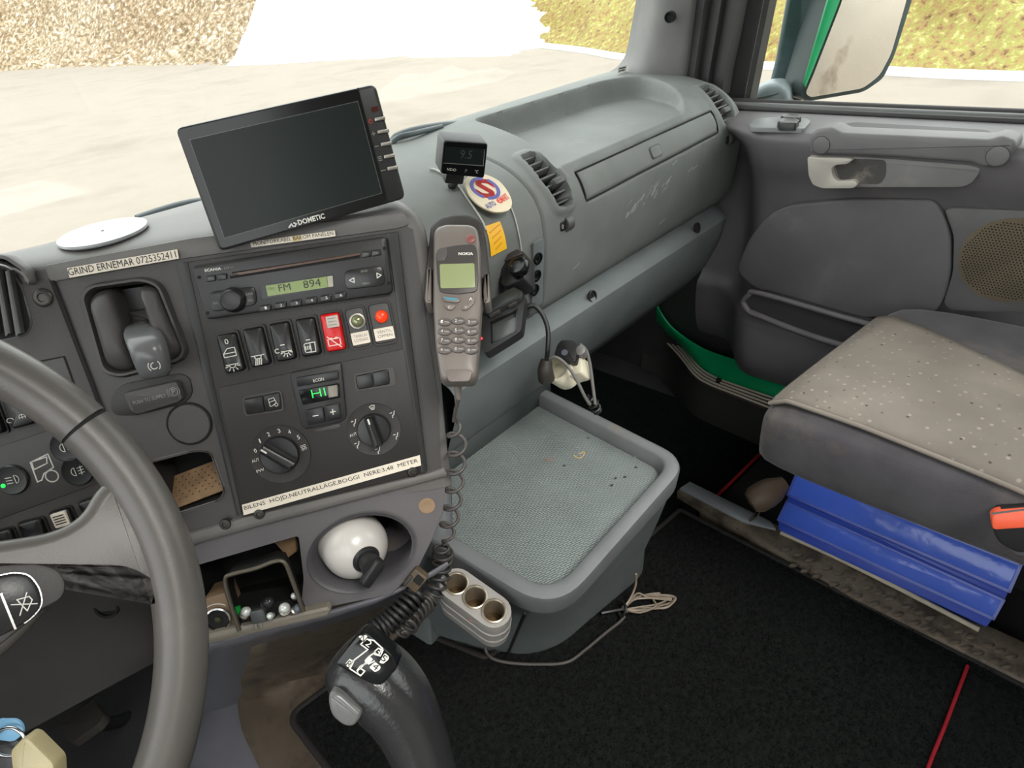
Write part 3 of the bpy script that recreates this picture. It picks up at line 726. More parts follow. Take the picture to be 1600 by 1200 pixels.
ptxt('lettering', K, 'BAND', z4([(1057, 304)])[0], z4([(1099, 298)])[0], 3.8, RC+0.0021, M_GREYPRINT, pd); ptxt('lettering', K, 'MENU', z4([(1065, 382)])[0], z4([(1112, 376)])[0], 3.8, RC+0.0021, M_GREYPRINT, pd)
for x, y in ((45, 333), (97, 557), (1203, 152), (1232, 370)):
    rp('release_hole', z4([(x-10, y-10), (x+10, y-10), (x+10, y+10), (x-10, y+10)]), RC-0.002, RC+0.0003, M_VOID, 0.0006, 0)
# ---- climate unit
cl = thing('climate_control', K.w(*K.pix(510, 670), 0), 'black climate panel with two rotary dials and a green HI readout', 'climate control')
CC = 0.0055
prism('faceplate', K, rnd(K.pp([(341, 606), (632, 545), (659, 713), (381, 789)], 0.004), 0.002), 0.004, CC, M_PANEL, cl, bev=0.0006)
prism('centre_module', K, rnd(K.pp(z5([(490, 90), (815, 22), (848, 368), (812, 395), (590, 440), (565, 410)]), CC), 0.004), CC-0.001, CC+0.003, M_BLACK, cl, bev=0.001)
C2 = CC+0.003
def cb(name, quad, m=M_ROCK, h_=0.002, r=0.0015, c=CC, parent=cl): return prism(name, K, rnd(K.pp(z5(quad), c), r), c-0.001, c+h_, m, parent, bev=0.0007)
o = cb('econ_button', [(528, 120), (797, 72), (800, 128), (540, 176)], c=C2); ptxt('lettering', K, 'ECON', z5([(640, 150)])[0], z5([(706, 137)])[0], 5, C2+0.0024, M_WHITE, o)
o = cb('readout', [(545, 200), (802, 152), (808, 245), (572, 292)], M_GLOSS, 0.0008, c=C2)
ptxt('lettering', K, 'HI', z5([(634, 248)])[0], z5([(718, 232)])[0], 12.5, C2+0.0011, M_GREENLED, o, bold=-0.02)
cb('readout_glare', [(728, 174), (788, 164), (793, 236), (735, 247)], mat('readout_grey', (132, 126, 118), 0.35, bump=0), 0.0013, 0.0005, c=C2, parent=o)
for q, ch, tp in (([(590, 322), (700, 298), (715, 395), (605, 416)], '-', 0), ([(706, 296), (802, 276), (815, 370), (720, 392)], '+', 1)):
    o = cb('temperature_button', q, c=C2); x = sum(p[0] for p in q)/4; y = sum(p[1] for p in q)/4
    L = [K.pp(z5([(x-15, y+3), (x+15, y-3)]), C2+0.002)]
    if tp: L.append(K.pp(z5([(x-2, y-15), (x+2, y+15)]), C2+0.002))
    strokes('sign', K, L, 0.0009, C2+0.0021, M_WHITE, o)
prism('centre_foot', K, rnd(K.pp(z5([(640, 445), (800, 405), (815, 425), (795, 440), (660, 462)]), CC), 0.002), CC-0.001, CC+0.0012, M_PANEL2, cl, bev=0.0006)
plate('button_frame', K, rnd(K.pp(z5([(190, 240), (440, 195), (458, 325), (210, 362)]), CC), 0.004), [rnd(K.pp(z5([(205, 250), (430, 207), (445, 315), (220, 350)]), CC), 0.003)], CC-0.001, CC+0.001, M_PANEL2, cl)
cb('blank_button', [(208, 256), (322, 233), (337, 335), (224, 350)]); o = cb('recirculation_button', [(328, 232), (430, 210), (443, 313), (342, 334)])
f, w, h = quadfr(K, z5([(328, 232), (430, 210), (443, 313), (342, 334)]), CC+0.002); s = w*0.22
TRUCK = [[(-s, 1.0*s), (0.5*s, 1.2*s), (0.9*s, -0.3*s), (0.4*s, -0.6*s), (-0.5*s, -1.1*s), (-1.0*s, -1.0*s), (-s, 1.0*s)], [(-s, 0.1*s), (0.6*s, 0.4*s)], [(0.75*s+0.45*s*math.cos(t*math.pi/4), -0.95*s+0.45*s*math.sin(t*math.pi/4)) for t in range(9)]]
strokes('truck_icon', f, TRUCK, w*0.035, 0.0003, M_WHITE, o)
plate('button_frame', K, rnd(K.pp(z5([(888, 98), (1140, 50), (1155, 165), (905, 205)]), CC), 0.004), [rnd(K.pp(z5([(900, 107), (1108, 64), (1120, 160), (915, 196)]), CC), 0.003)], CC-0.001, CC+0.001, M_PANEL2, cl)
cb('blank_button', [(903, 110), (1003, 90), (1016, 176), (917, 193)]); cb('blank_button', [(1009, 88), (1107, 68), (1117, 157), (1022, 175)])
def dial(cx_, cy_, rr_, kr, ang, marks, name):
    u, v = z5([(cx_, cy_)])[0]; a, b = K.pix(u, v, CC); f = K.at(a, b, CC); px_m = 0.62/F_PX/4*1.0
    d = lathe(name, f, [(rr_*px_m*1.05, -0.001), (rr_*px_m*1.03, 0.0012), (rr_*px_m*0.92, 0.0008), (rr_*px_m*0.7, 0.0002)], M_PANEL, cl, 40)
    R = kr*px_m
    k = lathe('knob', f, [(R*1.04, 0), (R*1.04, 0.003), (R*0.98, 0.0055), (R*0.6, 0.006)], M_ROCK, d, 36)
    g = f.at(0, 0, 0, ang)
    prism('grip', g, [(-R*0.93, -R*0.26), (R*0.93, -R*0.30), (R*0.97, 0), (R*0.93, R*0.30), (-R*0.93, R*0.26), (-R*0.97, 0)], 0.004, 0.017, M_ROCK, d, bev=0.003)
    strokes('pointer', g, [[(-R*0.9, 0), (-R*0.62, 0)]], 0.0016, 0.0171, M_WHITE, d)
    for kind, (x, y) in marks:
        uu = z5([(x, y)])[0]; ma, mb = K.pix(uu[0], uu[1], CC+0.001); mf = K.at(ma, mb, CC+0.0014, math.radians(9)); s = 0.0022
        if kind == 'fan': strokes('fan_icon', mf, [[(0.9*s*math.cos(q)+0.5*s*math.cos(t*math.pi/3), 0.9*s*math.sin(q)+0.5*s*math.sin(t*math.pi/3)) for t in range(7)] for q in (0.8, 2.4, 4.0, 5.5)], 0.0004, 0, M_WHITE, d)
        elif kind == 'screen': strokes('windscreen_icon', mf, [[(-1.2*s, 0.8*s), (0, 1.2*s), (1.2*s, 0.8*s), (0.5*s, -0.8*s), (-0.5*s, -0.8*s), (-1.2*s, 0.8*s)], [(-0.4*s, 0.4*s), (-0.2*s, -0.4*s)], [(0.4*s, 0.4*s), (0.2*s, -0.4*s)]], 0.0005, 0, M_WHITE, d)
        elif kind == 'man': strokes('airflow_icon', mf, [[(-1.2*s, 1.0*s), (-0.4*s, 1.0*s)], [(0.7*s, 1.0*s), (0.3*s, 0.0), (-0.5*s, -0.4*s), (-0.7*s, -1.3*s)], [(0.9*s, 1.4*s), (0.95*s, 1.2*s)]], 0.0007, 0, M_WHITE, d)
        elif len(kind) > 1: txt('lettering', mf, kind, (-1.7*s, -0.6*s), (1.7*s, -0.6*s), 1.3*s, 0, M_WHITE, d)
        else: txt('lettering', mf, kind, (-0.45*s, -0.9*s), (0.65*s if kind != '1' else 0.1*s, -0.9*s), 1.9*s, 0, M_WHITE, d)
dial(432, 598, 185, 118, math.radians(-44), [('AUT', (278, 637)), ('0', (275, 577)), ('1', (307, 515)), ('2', (358, 475)), ('3', (423, 453)), ('4', (488, 460)), ('5', (545, 493)), ('fan', (578, 555)), ('PW', (308, 700))], 'fan_dial')
dial(1018, 443, 168, 104, math.radians(-83), [('screen', (1008, 308)), ('man', (1138, 350)), ('man', (1160, 485)), ('man', (1048, 575)), ('man', (918, 540)), ('man', (897, 403)), ('AUT', (888, 477))], 'airflow_dial')
# ---- paper labels
def label(name, fr, quad, s, u0, u1, hpx, c, lab, m=M_PAPER, extra=None):
    P = fr.pp(quad, c); t = thing(name, fr.w(*P[0], c), lab, 'label')
    prism('paper', fr, P, c-0.0004, c+0.0003, m, t)
    ptxt('lettering', fr, s, u0, u1, hpx, c+0.0006, M_INK, t)
    return t
label('paper_label', K, [(378, 789), (656, 711), (658, 727), (381, 805)], 'BILENS  HÖJD,NEUTRALLÄGE,BOGGI  NERE:3,48  METER', (383, 799), (654, 724), 9.5, 0.0068, 'long white label strip below the climate dials reading BILENS HÖJD')
label('paper_label', K, [(105, 419), (277, 389.5), (279.5, 404), (109, 434)], 'GRIND ERNEMAR 0725352411', (108, 431), (276, 402.5), 11, 0.0045, 'white label reading GRIND ERNEMAR above the parking brake lever')
t = label('paper_label', K, [(391, 378), (523, 360), (524.5, 369), (392.5, 386.5)], 'MONITORKABEL BAKOM PANELEN', (396, 384), (521, 367), 6, 0.0045, 'small white label reading MONITORKABEL under the monitor')
prism('tape_patch', K, K.pp([(456, 369.5), (470, 367.5), (471, 375.5), (458, 377.5)], 0.005), 0.0045, 0.0050, mat('yellow_tape', (190, 168, 120), 0.5), t)

# ================================================================== PARKING BRAKE VALVE and pocket, left of the control panel
bk = thing('parking_brake_valve', K.w(*K.pix(210, 560), -0.02), 'hand brake lever in a dark recessed bezel with PUSH TO SUPPLY button', 'hand brake')
ring_o = rnd(K.pp(z1([(488, 450), (545, 380), (900, 325), (1020, 365), (1190, 790), (1155, 855), (760, 965), (640, 935)])), 0.014, 6)
ring_i = rnd(K.pp(z1([(560, 455), (610, 405), (890, 365), (985, 395), (1140, 780), (1110, 830), (770, 925), (680, 895)])), 0.012, 6)
rows = [[K.w(a, b, 0.0) for a, b in ring_o], [K.w(lerp(a, c_, 0.35), lerp(b, d_, 0.35), 0.006) for (a, b), (c_, d_) in zip(ring_o, ring_i)], [K.w(lerp(a, c_, 0.7), lerp(b, d_, 0.7), 0.006) for (a, b), (c_, d_) in zip(ring_o, ring_i)],
        [K.w(a, b, -0.002) for a, b in ring_i], [K.w(a, b, -0.035) for a, b in ring_i], [K.w(a*0.9-0.014, b*0.9, -0.040) for a, b in ring_i]]
loft('bezel', rows, M_PANEL2, bk, caps=False, auto=50)
prism('recess_floor', K, ring_i, -0.045, -0.034, M_VOID, bk)
def hump(pts, top):
    P = rnd(K.pp(z1(pts)), 0.006, 5); N = len(P); ca = sum(p[0] for p in P)/N; cb_ = sum(p[1] for p in P)/N
    rings = []
    for sc_, c_ in ((1.0, -0.036), (1.0, top-0.014), (0.94, top-0.004), (0.78, top+0.002), (0.45, top+0.005), (0.1, top+0.0055)):
        rings.append([K.w(ca + (a-ca)*sc_, cb_ + (b-cb_)*sc_, c_) for a, b in P])
    return loft('guide_cheek', rings, M_PANEL2, bk, auto=60)
hump([(548, 470), (595, 412), (692, 395), (775, 600), (855, 905), (770, 935), (675, 905)], 0.004)
hump([(862, 375), (985, 385), (1155, 780), (1125, 840), (1045, 858), (965, 680)], 0.006)
prism('slot_floor', K, K.pp(z1([(690, 415), (870, 390), (960, 640), (1060, 850), (860, 900), (770, 640)])), -0.040, -0.020, M_BLACK, bk)
prism('slot_block', K, rnd(K.pp(z1([(755, 555), (900, 530), (935, 620), (790, 650)])), 0.002), -0.030, -0.012, M_PANEL, bk, bev=0.002)
# lever: pivots in the slot and hangs down towards the driver
M_LEVER = mat('worn_lever', (92, 92, 94), 0.25, bump=0.02)
lr = []
LEV = [((866, 600), -0.018, 0.010, 0.007), ((872, 655), 0.004, 0.0135, 0.010), ((893, 690), 0.022, 0.0155, 0.012), ((925, 760), 0.030, 0.0155, 0.013), ((950, 850), 0.030, 0.0150, 0.012), ((975, 930), 0.026, 0.0135, 0.010), ((985, 965), 0.023, 0.011, 0.007)]
for (zc, c_, hw, ht) in LEV:
    u, v = z1([zc])[0]; a, b = K.pix(u, v, c_); ring = []
    for k in range(16):
        t = 2*math.pi*k/16; ct, st_ = math.cos(t), math.sin(t)
        ring.append(K.w(a + hw*math.copysign(abs(ct)**0.7, ct), b + 0.2*ht*math.copysign(abs(st_)**0.7, st_)*0, c_ + ht*math.copysign(abs(st_)**0.7, st_)))
    lr.append(ring)
lv = loft('lever', lr, M_LEVER, bk, sub=1, auto=70)
u, v = z1([(968, 885)])[0]; a, b = K.pix(u, v, 0.041); f = K.at(a, b, 0.0425, 0.1); s = 0.004
strokes('brake_symbol', f, [[(s*0.7*math.cos(t*math.pi/8), s*0.7*math.sin(t*math.pi/8)) for t in range(4, 15)], [(1.25*s*math.cos(2.4+t*0.2), 1.25*s*math.sin(2.4+t*0.2)) for t in range(8)], [(1.25*s*math.cos(-0.8+t*0.2), 1.25*s*math.sin(-0.8+t*0.2)) for t in range(8)]], 0.0007, 0, M_WHITE, lv)
# supply button, round cap
pts = rnd(K.pp(z1([(690, 1090), (760, 1000), (1130, 930), (1190, 960), (1210, 1060), (1160, 1120), (830, 1200), (700, 1190)])), 0.010, 5)
rows = [[K.w(a, b, 0) for a, b in pts]]
prism('button_well', K, pts, -0.001, 0.0015, M_PANEL, bk, bev=0.001)
sb = prism('supply_button', K, rnd(K.pp(z1([(780, 1050), (1120, 972), (1160, 1085), (1130, 1110), (880, 1185), (835, 1170)]), 0.004), 0.004), 0, 0.011, M_PANEL2, bk, bev=0.003)
ptxt('lettering', K, 'PUSH TO SUPPLY', z1([(835, 1130)])[0], z1([(1040, 1080)])[0], 5.6, 0.0113, M_GREYPRINT, sb)
a, b = K.pix(271, 612, 0.0113); f = K.at(a, b, 0.0113, 0.1); s = 0.0045
txt('lettering', f, 'P', (-0.0016, -0.0024), (0.0018, -0.0024), 0.005, 0, M_GREYPRINT, sb)
strokes('brake_ring', f, [[(s*0.85*math.cos(t*math.pi/10), s*0.85*math.sin(t*math.pi/10)) for t in range(21)], [(1.25*s*math.cos(2.5+t*0.16), 1.25*s*math.sin(2.5+t*0.16)) for t in range(9)], [(1.25*s*math.cos(-0.64+t*0.16), 1.25*s*math.sin(-0.64+t*0.16)) for t in range(9)]], 0.0006, 0, M_GREYPRINT, sb)
a, b = K.pix(296.5, 662, 0.0); lathe('blank_cap', K.at(a, b, 0), [(0.0195, -0.002), (0.0195, 0.001), (0.0185, 0.0022), (0.012, 0.0026), (0.002, 0.0026)], M_PANEL2, bk, 40)
lathe('cap_groove', K.at(a, b, 0), [(0.0212, -0.001), (0.0212, 0.0003), (0.0195, 0.0003)], M_VOID, bk, 40)
# open pocket
pk = thing('console_pocket', K.w(*K.pix(300, 770), -0.03), 'small open coin pocket with a perforated tan floor', 'pocket')
P0 = POCK; deep = [(a*0.86 - 0.0, b+0.008) for a, b in P0]
loft('liner', [[K.w(a, b, 0.002) for a, b in P0], [K.w(a, b, -0.002) for a, b in P0], [K.w(a+0.003, b+0.012, -0.045) for a, b in P0]], M_PANEL, pk, caps=False, auto=40)
prism('back', K, [(a+0.003, b+0.012) for a, b in P0], -0.047, -0.044, M_VOID, pk)
M_TAN = mat('dusty_tan', (122, 98, 72), 0.8, var=0.25, vscale=60)
A, B = K.pix(352, 770), K.pix(264, 804); C_, D_ = K.pix(318, 728), K.pix(240, 748)
fq = Fr(K.w(A[0], A[1]+0.002, -0.004), K.w(B[0], B[1]+0.002, -0.004)-K.w(A[0], A[1]+0.002, -0.004), K.w(C_[0], C_[1], -0.040)-K.w(A[0], A[1]+0.002, -0.004))
Lq = (K.w(B[0], B[1])-K.w(A[0], A[1])).length; Dq = 0.040
hq = [circ(0.006 + i*0.0068 + (0.0034 if j % 2 else 0), 0.009 + j*0.0052, 0.0009, 6) for j in range(6) for i in range(int(Lq/0.0068)-1)]
plate('perforated_floor', fq, [(0.001, 0.0), (Lq-0.001, 0.0), (Lq-0.004, Dq), (0.004, Dq)], hq, -0.001, 0.0, M_TAN, pk)
rl = strokes('pocket_rim', K, [POCK + [POCK[0]]], 0.0028, 0.0, M_HOUS, pk)
screw(K, 355, 818, 0.0015, 0.006, pk)

# ================================================================== INSTRUMENT PANEL behind the wheel
ip = thing('instrument_panel', K.w(-0.28, -0.2, 0), 'dark instrument panel left of the brake lever with lighting buttons', 'instrument panel')
IC = 0.002
prism('side_panel', K, K.pp([(-40, 455), (76, 436), (97, 470), (238, 852), (-40, 960)], IC), -0.003, IC, M_PANEL2, ip, bev=0.0008)
strokes('panel_seam', K, [K.pp([(82, 441), (240, 852)], IC)], 0.0035, IC, M_VOID, ip)
prism('light_switch_panel', K, rnd(K.pp(z2([(-160, 440), (600, 195), (700, 590), (-160, 900)]), IC), 0.003), IC-0.001, IC+0.0015, M_PANEL2, ip, bev=0.0008)
LCZ = IC+0.0015
for (x, y), led, knd in (((80, 597), M_GREENLED, 0), ((420, 390), None, 1), ((490, 540), M_AMBER, 2)):
    u, v = z2([(x, y)])[0]; a, b = K.pix(u, v, LCZ); f = K.at(a, b, LCZ, math.radians(5))
    o = lathe('lighting_button', f, [(0.0145, -0.001), (0.0145, 0.0015), (0.0133, 0.0028), (0.010, 0.0024), (0.004, 0.0022)], M_ROCK, ip, 30)
    s = 0.0034; dx = 0.003 if knd == 0 else -0.001; sg = 1 if knd == 0 else -1
    arc = [(dx + sg*(0.2*s + 1.0*s*math.cos(-math.pi/2 + math.pi*k/8)), 1.15*s*math.sin(-math.pi/2 + math.pi*k/8)) for k in range(9)]
    L = [arc + [arc[0]]] + [[(dx - sg*0.6*s, t*s), (dx - sg*2.1*s, (t+0.15)*s)] for t in (-0.8, 0, 0.8)]
    if knd == 2: L.append([(dx + 1.3*s, -1.2*s), (dx + 1.5*s, 1.2*s)])
    strokes('lamp_icon', f, L, 0.00065, 0.0027, M_WHITE, o)
    if led: lathe('led', f.at(-0.0085 if knd == 0 else 0.0098, -0.003 if knd == 0 else 0.003, 0.0022), [(0.0022, 0), (0.0018, 0.0009)], led, o, 10)
TI = z2([(190, 490), (300, 437), (335, 520), (275, 560), (262, 600), (235, 612), (190, 490)]); WIN = z2([(197, 487), (292, 455), (295, 495), (213, 535), (197, 487)])
u, v = z2([(325, 575)])[0]; ca, cb_ = K.pix(u, v, LCZ)
strokes('truck_icon', K, [K.pp(TI, LCZ), K.pp(WIN, LCZ), circ(ca, cb_, 0.0056, 18)+[circ(ca, cb_, 0.0056, 18)[0]]], 0.0011, LCZ, M_WHITE, ip)
def ipr(quad, icon=None, m=M_ROCK):
    f, w, h = quadfr(K, z2(quad), IC); return f, w, h, rocker_body(f, w, h, m, ip, 'rocker_switch')
f, w, h, o = ipr([(20, 70), (175, 30), (255, 235), (100, 280)]); s = w*0.16
strokes('exhaust_icon', f, [[(-1.6*s-0.003+0.8*s*math.cos(t*0.6), -h*0.22+0.6*s*math.sin(t*0.6)) for t in range(9)], [(0.6*s+0.8*s*math.cos(t*math.pi/4), -h*0.22+0.8*s*math.sin(t*math.pi/4)) for t in range(9)], [(-0.2*s, -h*0.22), (1.4*s, -h*0.22)], [(0.6*s, -h*0.22-0.8*s), (0.6*s, -h*0.22+0.8*s)]], w*0.02, 0.008, M_WHITE, o)
ipr([(-150, 110), (-10, 75), (40, 300), (-90, 330)])
ipr([(-20, 915), (90, 890), (130, 1010), (20, 1040)]); ipr([(130, 860), (275, 825), (320, 960), (170, 1000)])
f, w, h, o = ipr([(325, 800), (440, 755), (520, 930), (385, 960)])
tg = prism('paper_tag', f, rrect(w*0.02, h*0.2, w*0.72, h*0.5, 0.001), 0.004, 0.009, M_PAPER, o, bev=0.0005); strokes('tag_print', f, [[(-w*0.22, h*(0.34-0.09*k)), (w*0.26, h*(0.34-0.09*k))] for k in range(4)], w*0.05, 0.0092, M_INK, tg)
ipr([(505, 735), (620, 690), (660, 850), (560, 880)])
screw(K, 67, 465, IC+0.001, 0.0085, ip, m=M_SCREW)
prism('flap', K, rnd(K.pp([(60, 567), (100, 558), (116, 602), (76, 612)], IC), 0.001), IC-0.0005, IC+0.001, M_PANEL2, ip, bev=0.0004)
strokes('flap_gap', K, [K.pp([(64, 564), (101, 557), (117, 602)], IC)], 0.0012, IC+0.0002, M_VOID, ip)
# cluster face and hood behind the wheel
rows = [[V((x, y + 0.03*abs(x+0.45), z)) for x in (-0.84, -0.65, -0.45, -0.25, -0.06)] for y, z in ((0.775, 0.42), (0.79, 0.55), (0.80, 0.69), (0.79, 0.715), (0.795, 0.735), (0.83, 0.738), (0.90, 0.70))]
sheet('cluster_hood', rows, M_PANEL2, ip, auto=40)
for gx in (-0.58, -0.40, -0.22):
    f = Fr((gx, 0.785, 0.60), (1, 0, 0), (0, 0.08, 1)); g_ = lathe('gauge', f, [(0.058, 0), (0.058, 0.006), (0.053, 0.007), (0.050, 0.002), (0.004, 0.002)], M_GLOSS, ip, 36)
    strokes('gauge_needle', f, [[(0, 0), (-0.03, -0.022)]], 0.002, 0.003, M_REDLED, g_)
# arch and round vent at the far left
q = [K.pix(u, v, IC) for u, v in ((-40, 392), (20, 398), (50, 418), (58, 442), (52, 446), (42, 430), (12, 412), (-40, 405))]
prism('vent_hood', K, rnd(q, 0.004), 0.0, 0.012, M_HOUS, ip, bev=0.004)
vq = rnd(K.pp([(-40, 410), (14, 421), (33, 450), (48, 505), (40, 522), (-40, 540)], IC), 0.006)
o = prism('air_vent', K, vq, IC-0.001, IC+0.0006, M_VOID, ip)
strokes('vent_rim', K, [vq+[vq[0]]], 0.004, IC, M_PANEL2, o)
for u0, u1 in ((-12, 3), (6, 24), (22, 40)):
    prism('slat', K, K.pp([(u0-8, 424), (u0, 422), (u1, 520), (u1-10, 524)], IC), IC, IC+0.007, M_SLAT, o, bev=0.002)

# ================================================================== LOWER CONSOLE: grey brow, ashtray opening, bottle cup
LC = -0.002
low_out = K.pp([(228, 862), (384, 822), (698, 738), (692, 800), (674, 846), (652, 890), (610, 930), (520, 948), (330, 990), (250, 1005)])
ASH = rnd(K.pp([(302, 886), (466, 838), (474, 905), (470, 952), (330, 985), (308, 950)]), 0.004)
ca, cb_ = K.pix(566, 862, LC); CUP = circ(ca, cb_, 0.052, 36, 0.038, math.radians(8))
lo_ = thing('lower_console', K.w(0, -0.33, -0.05), 'grey lower console with ashtray opening and a round bottle recess', 'console')
plate('face', K, low_out, [ASH, CUP], LC-0.006, LC, mat('violet_grey_plastic', (88, 85, 88), 0.5, dirt=(104, 94, 80), dthr=0.6), lo_)
rsd = [K.w(*K.pix(u, v, LC), LC) for u, v in ((698, 738), (692, 800), (674, 846), (652, 890), (610, 930))]
sheet('right_side', [rsd, [p + V((0.004, 0.006, 0)) for p in rsd], [p + V((0.03, 0.10, -0.01)) for p in rsd]], MATS['violet_grey_plastic'], lo_)
loft('ashtray_cavity', [[K.w(a, b, LC) for a, b in ASH], [K.w(a, b, LC-0.09) for a, b in ASH]], M_VOID, lo_, caps=False)
prism('cavity_back', K, ASH, LC-0.092, LC-0.088, M_VOID, lo_)
prism('cavity_bracket', K, K.pp([(428, 848), (462, 838), (464, 862), (450, 872)], LC-0.03), LC-0.04, LC-0.03, M_TAN, lo_, bev=0.002)
cup = [[K.w(a, b, LC+0.004) for a, b in circ(ca, cb_, 0.056, 36, 0.042, math.radians(8))], [K.w(a, b, LC+0.002) for a, b in circ(ca, cb_, 0.052, 36, 0.038, math.radians(8))], [K.w(a, b, LC-0.02) for a, b in circ(ca+0.004, cb_+0.004, 0.050, 36, 0.037, math.radians(8))], [K.w(a, b, LC-0.08) for a, b in circ(ca+0.008, cb_+0.01, 0.046, 36, 0.034, math.radians(8))]]
loft('bottle_cup', cup, mat('cup_grey', (66, 65, 68), 0.5), lo_, caps=False, auto=60)
prism('cup_floor', K, circ(ca+0.008, cb_+0.01, 0.047, 36, 0.035), LC-0.083, LC-0.079, M_VOID, lo_)
f = K.at(*K.pix(667, 790, LC), LC); lathe('bolt_hole', f, [(0.0085, -0.001), (0.0085, 0.001), (0.007, 0.0014), (0.004, 0.0008), (0.001, 0.0006)], mat('rusty_tan', (134, 112, 88), 0.6), lo_, 18)
# ledge under the ashtray
prism('ashtray_ledge', K, rnd(K.pp([(318, 1008), (320, 990), (512, 946), (518, 952), (512, 962)], LC+0.01), 0.002), LC-0.03, LC+0.012, mat('worn_ledge', (112, 106, 96), 0.5), lo_, bev=0.003)
# lighter plate
q = [(318, 936), (352, 926), (374, 985), (322, 1000)]
o = prism('lighter_plate', K, rnd(K.pp(q, LC+0.004), 0.002), LC-0.03, LC+0.004, mat('dusty_plate', (116, 96, 74), 0.6, dirt=(80, 66, 52), dthr=0.5), lo_, bev=0.001)
a, b = K.pix(341, 967, LC+0.004); f = K.at(a, b, LC+0.004)
lathe('lighter_socket', f, [(0.0128, 0), (0.0128, 0.0025), (0.0112, 0.003), (0.0104, 0.001), (0.0100, -0.014), (0.004, -0.014), (0.0035, -0.006), (0.001, -0.006)], M_CHROME, o, 28)
lathe('socket_throat', f, [(0.0102, 0.0004), (0.0102, 0.0012), (0.006, 0.0010)], M_VOID, o, 28)
lathe('socket_pin', f, [(0.003, 0.001), (0.003, 0.0024), (0.001, 0.0026)], mat('pin_green', (60, 66, 44), 0.3, metal=0.6), o, 12)
strokes('arc_mark', f, [[(0.0165*math.cos(t), 0.0165*math.sin(t)) for t in [0.9+k*0.14 for k in range(12)]]], 0.0008, 0.0003, M_WHITE, o)
ptxt('lettering', K, 'MAX 100W', (335, 998), (363, 988), 4.2, LC+0.0045, M_WHITE, o)
# pulled-out ashtray frame
ash = thing('ashtray', K.w(*K.pix(410, 960), 0.02), 'open black ashtray drawer holding loose bulbs and fuses', 'ashtray')
AC = 0.030
loop = [(374, 985), (358, 935), (352, 905), (364, 897), (400, 888), (430, 877), (445, 880), (456, 905), (468, 938), (474, 955)]
tube('rim', [K.w(*K.pix(u, v, AC), AC) for u, v in loop], 0.0022, mat('worn_rim', (84, 78, 68), 0.35, metal=0.5), ash, 8)
wall = [K.w(*K.pix(u, v, AC), AC) for u, v in loop]; inn = [p + V((0.02, 0.05, -0.035)) for p in wall]
sheet('bin', [wall, inn], M_VOID, ash)
flr = [K.pix(u, v, 0.004) for u, v in ((372, 990), (478, 958), (468, 935), (362, 952))]
prism('bin_floor', K, flr, -0.03, 0.004, M_VOID, ash)
M_BULB = mat('bulb_glass', (200, 205, 200), 0.08, bump=0, var=0.1, metal=0.3)
def bulb(u, v, c, dirv, base_m, glass_m, r, ln, lab, kind='bulb'):
    p = K.w(*K.pix(u, v, c), c); n = V(dirv).normalized(); f = Fr(p, n.orthogonal(), n.cross(n.orthogonal()))
    t = thing('spare_bulb' if kind == 'bulb' else 'blade_fuse', p, lab, kind, 'loose bulbs and fuses in the ashtray')
    if kind == 'bulb':
        lathe('base', f, [(r*0.5, -ln), (r*0.75, -ln*0.95), (r*0.8, -ln*0.3), (r*1.05, -ln*0.25), (r*1.05, -ln*0.1), (r*0.6, 0)], base_m, t, 14)
        lathe('globe', f, [(r*0.6, 0), (r*0.95, ln*0.22), (r, ln*0.42), (r*0.75, ln*0.65), (r*0.3, ln*0.76)], glass_m, t, 14)
    else:
        g = Fr(p, K.a, K.b); prism('body', g, rrect(0, 0, r*3.4, r*3.4, r*0.6), -r*0.7, r*0.7, base_m, t, bev=r*0.3); prism('blade', g, rrect(0, -r*2.0, r*0.5, r*2.2, r*0.1), -r*0.2, r*0.2, M_STEEL, t); prism('blade', g, rrect(-r*1.1, -r*2.0, r*0.5, r*2.2, r*0.1), -r*0.2, r*0.2, M_STEEL, t)
tow = -K.n*0 + K.n*0.6 + K.b*0.5
bulb(383, 958, 0.016, tow+K.a*0.4, M_STEEL, M_BULB, 0.0052, 0.014, 'small metal bulb with clear tip at the left of the open ashtray')
bulb(370, 954, 0.012, tow, mat('green_fuse', (20, 130, 50), 0.3, bump=0), None, 0.0024, 0.01, 'tiny green fuse at the left wall of the ashtray', 'fuse')
bulb(404, 962, 0.020, tow, mat('grey_fuse', (62, 66, 66), 0.4, bump=0), None, 0.0042, 0.01, 'dark grey blade fuse lying in the middle of the ashtray', 'fuse')
bulb(417, 944, 0.012, tow+K.a*0.5, M_BLACK, mat('smoked_bulb', (42, 42, 44), 0.15, bump=0), 0.0058, 0.018, 'smoke-black bulb at the back of the ashtray bulbs')
bulb(424, 962, 0.020, tow-K.b*0.2, M_BLACK, M_BULB, 0.0036, 0.010, 'white-tipped small bulb beside the grey fuse')
bulb(445, 952, 0.020, tow+K.a*0.2, M_STEEL, M_BULB, 0.0056, 0.014, 'clear wide bulb at the front right of the ashtray')
bulb(463, 952, 0.014, tow+K.a*0.6, M_STEEL, mat('blue_grey_glass', (96, 104, 112), 0.1, bump=0), 0.0046, 0.012, 'blue-grey bulb in the right corner of the ashtray')
bulb(461, 932, 0.014, tow, M_BLACK, M_BULB, 0.0034, 0.009, 'small white-tipped bulb high on the right wall of the ashtray')
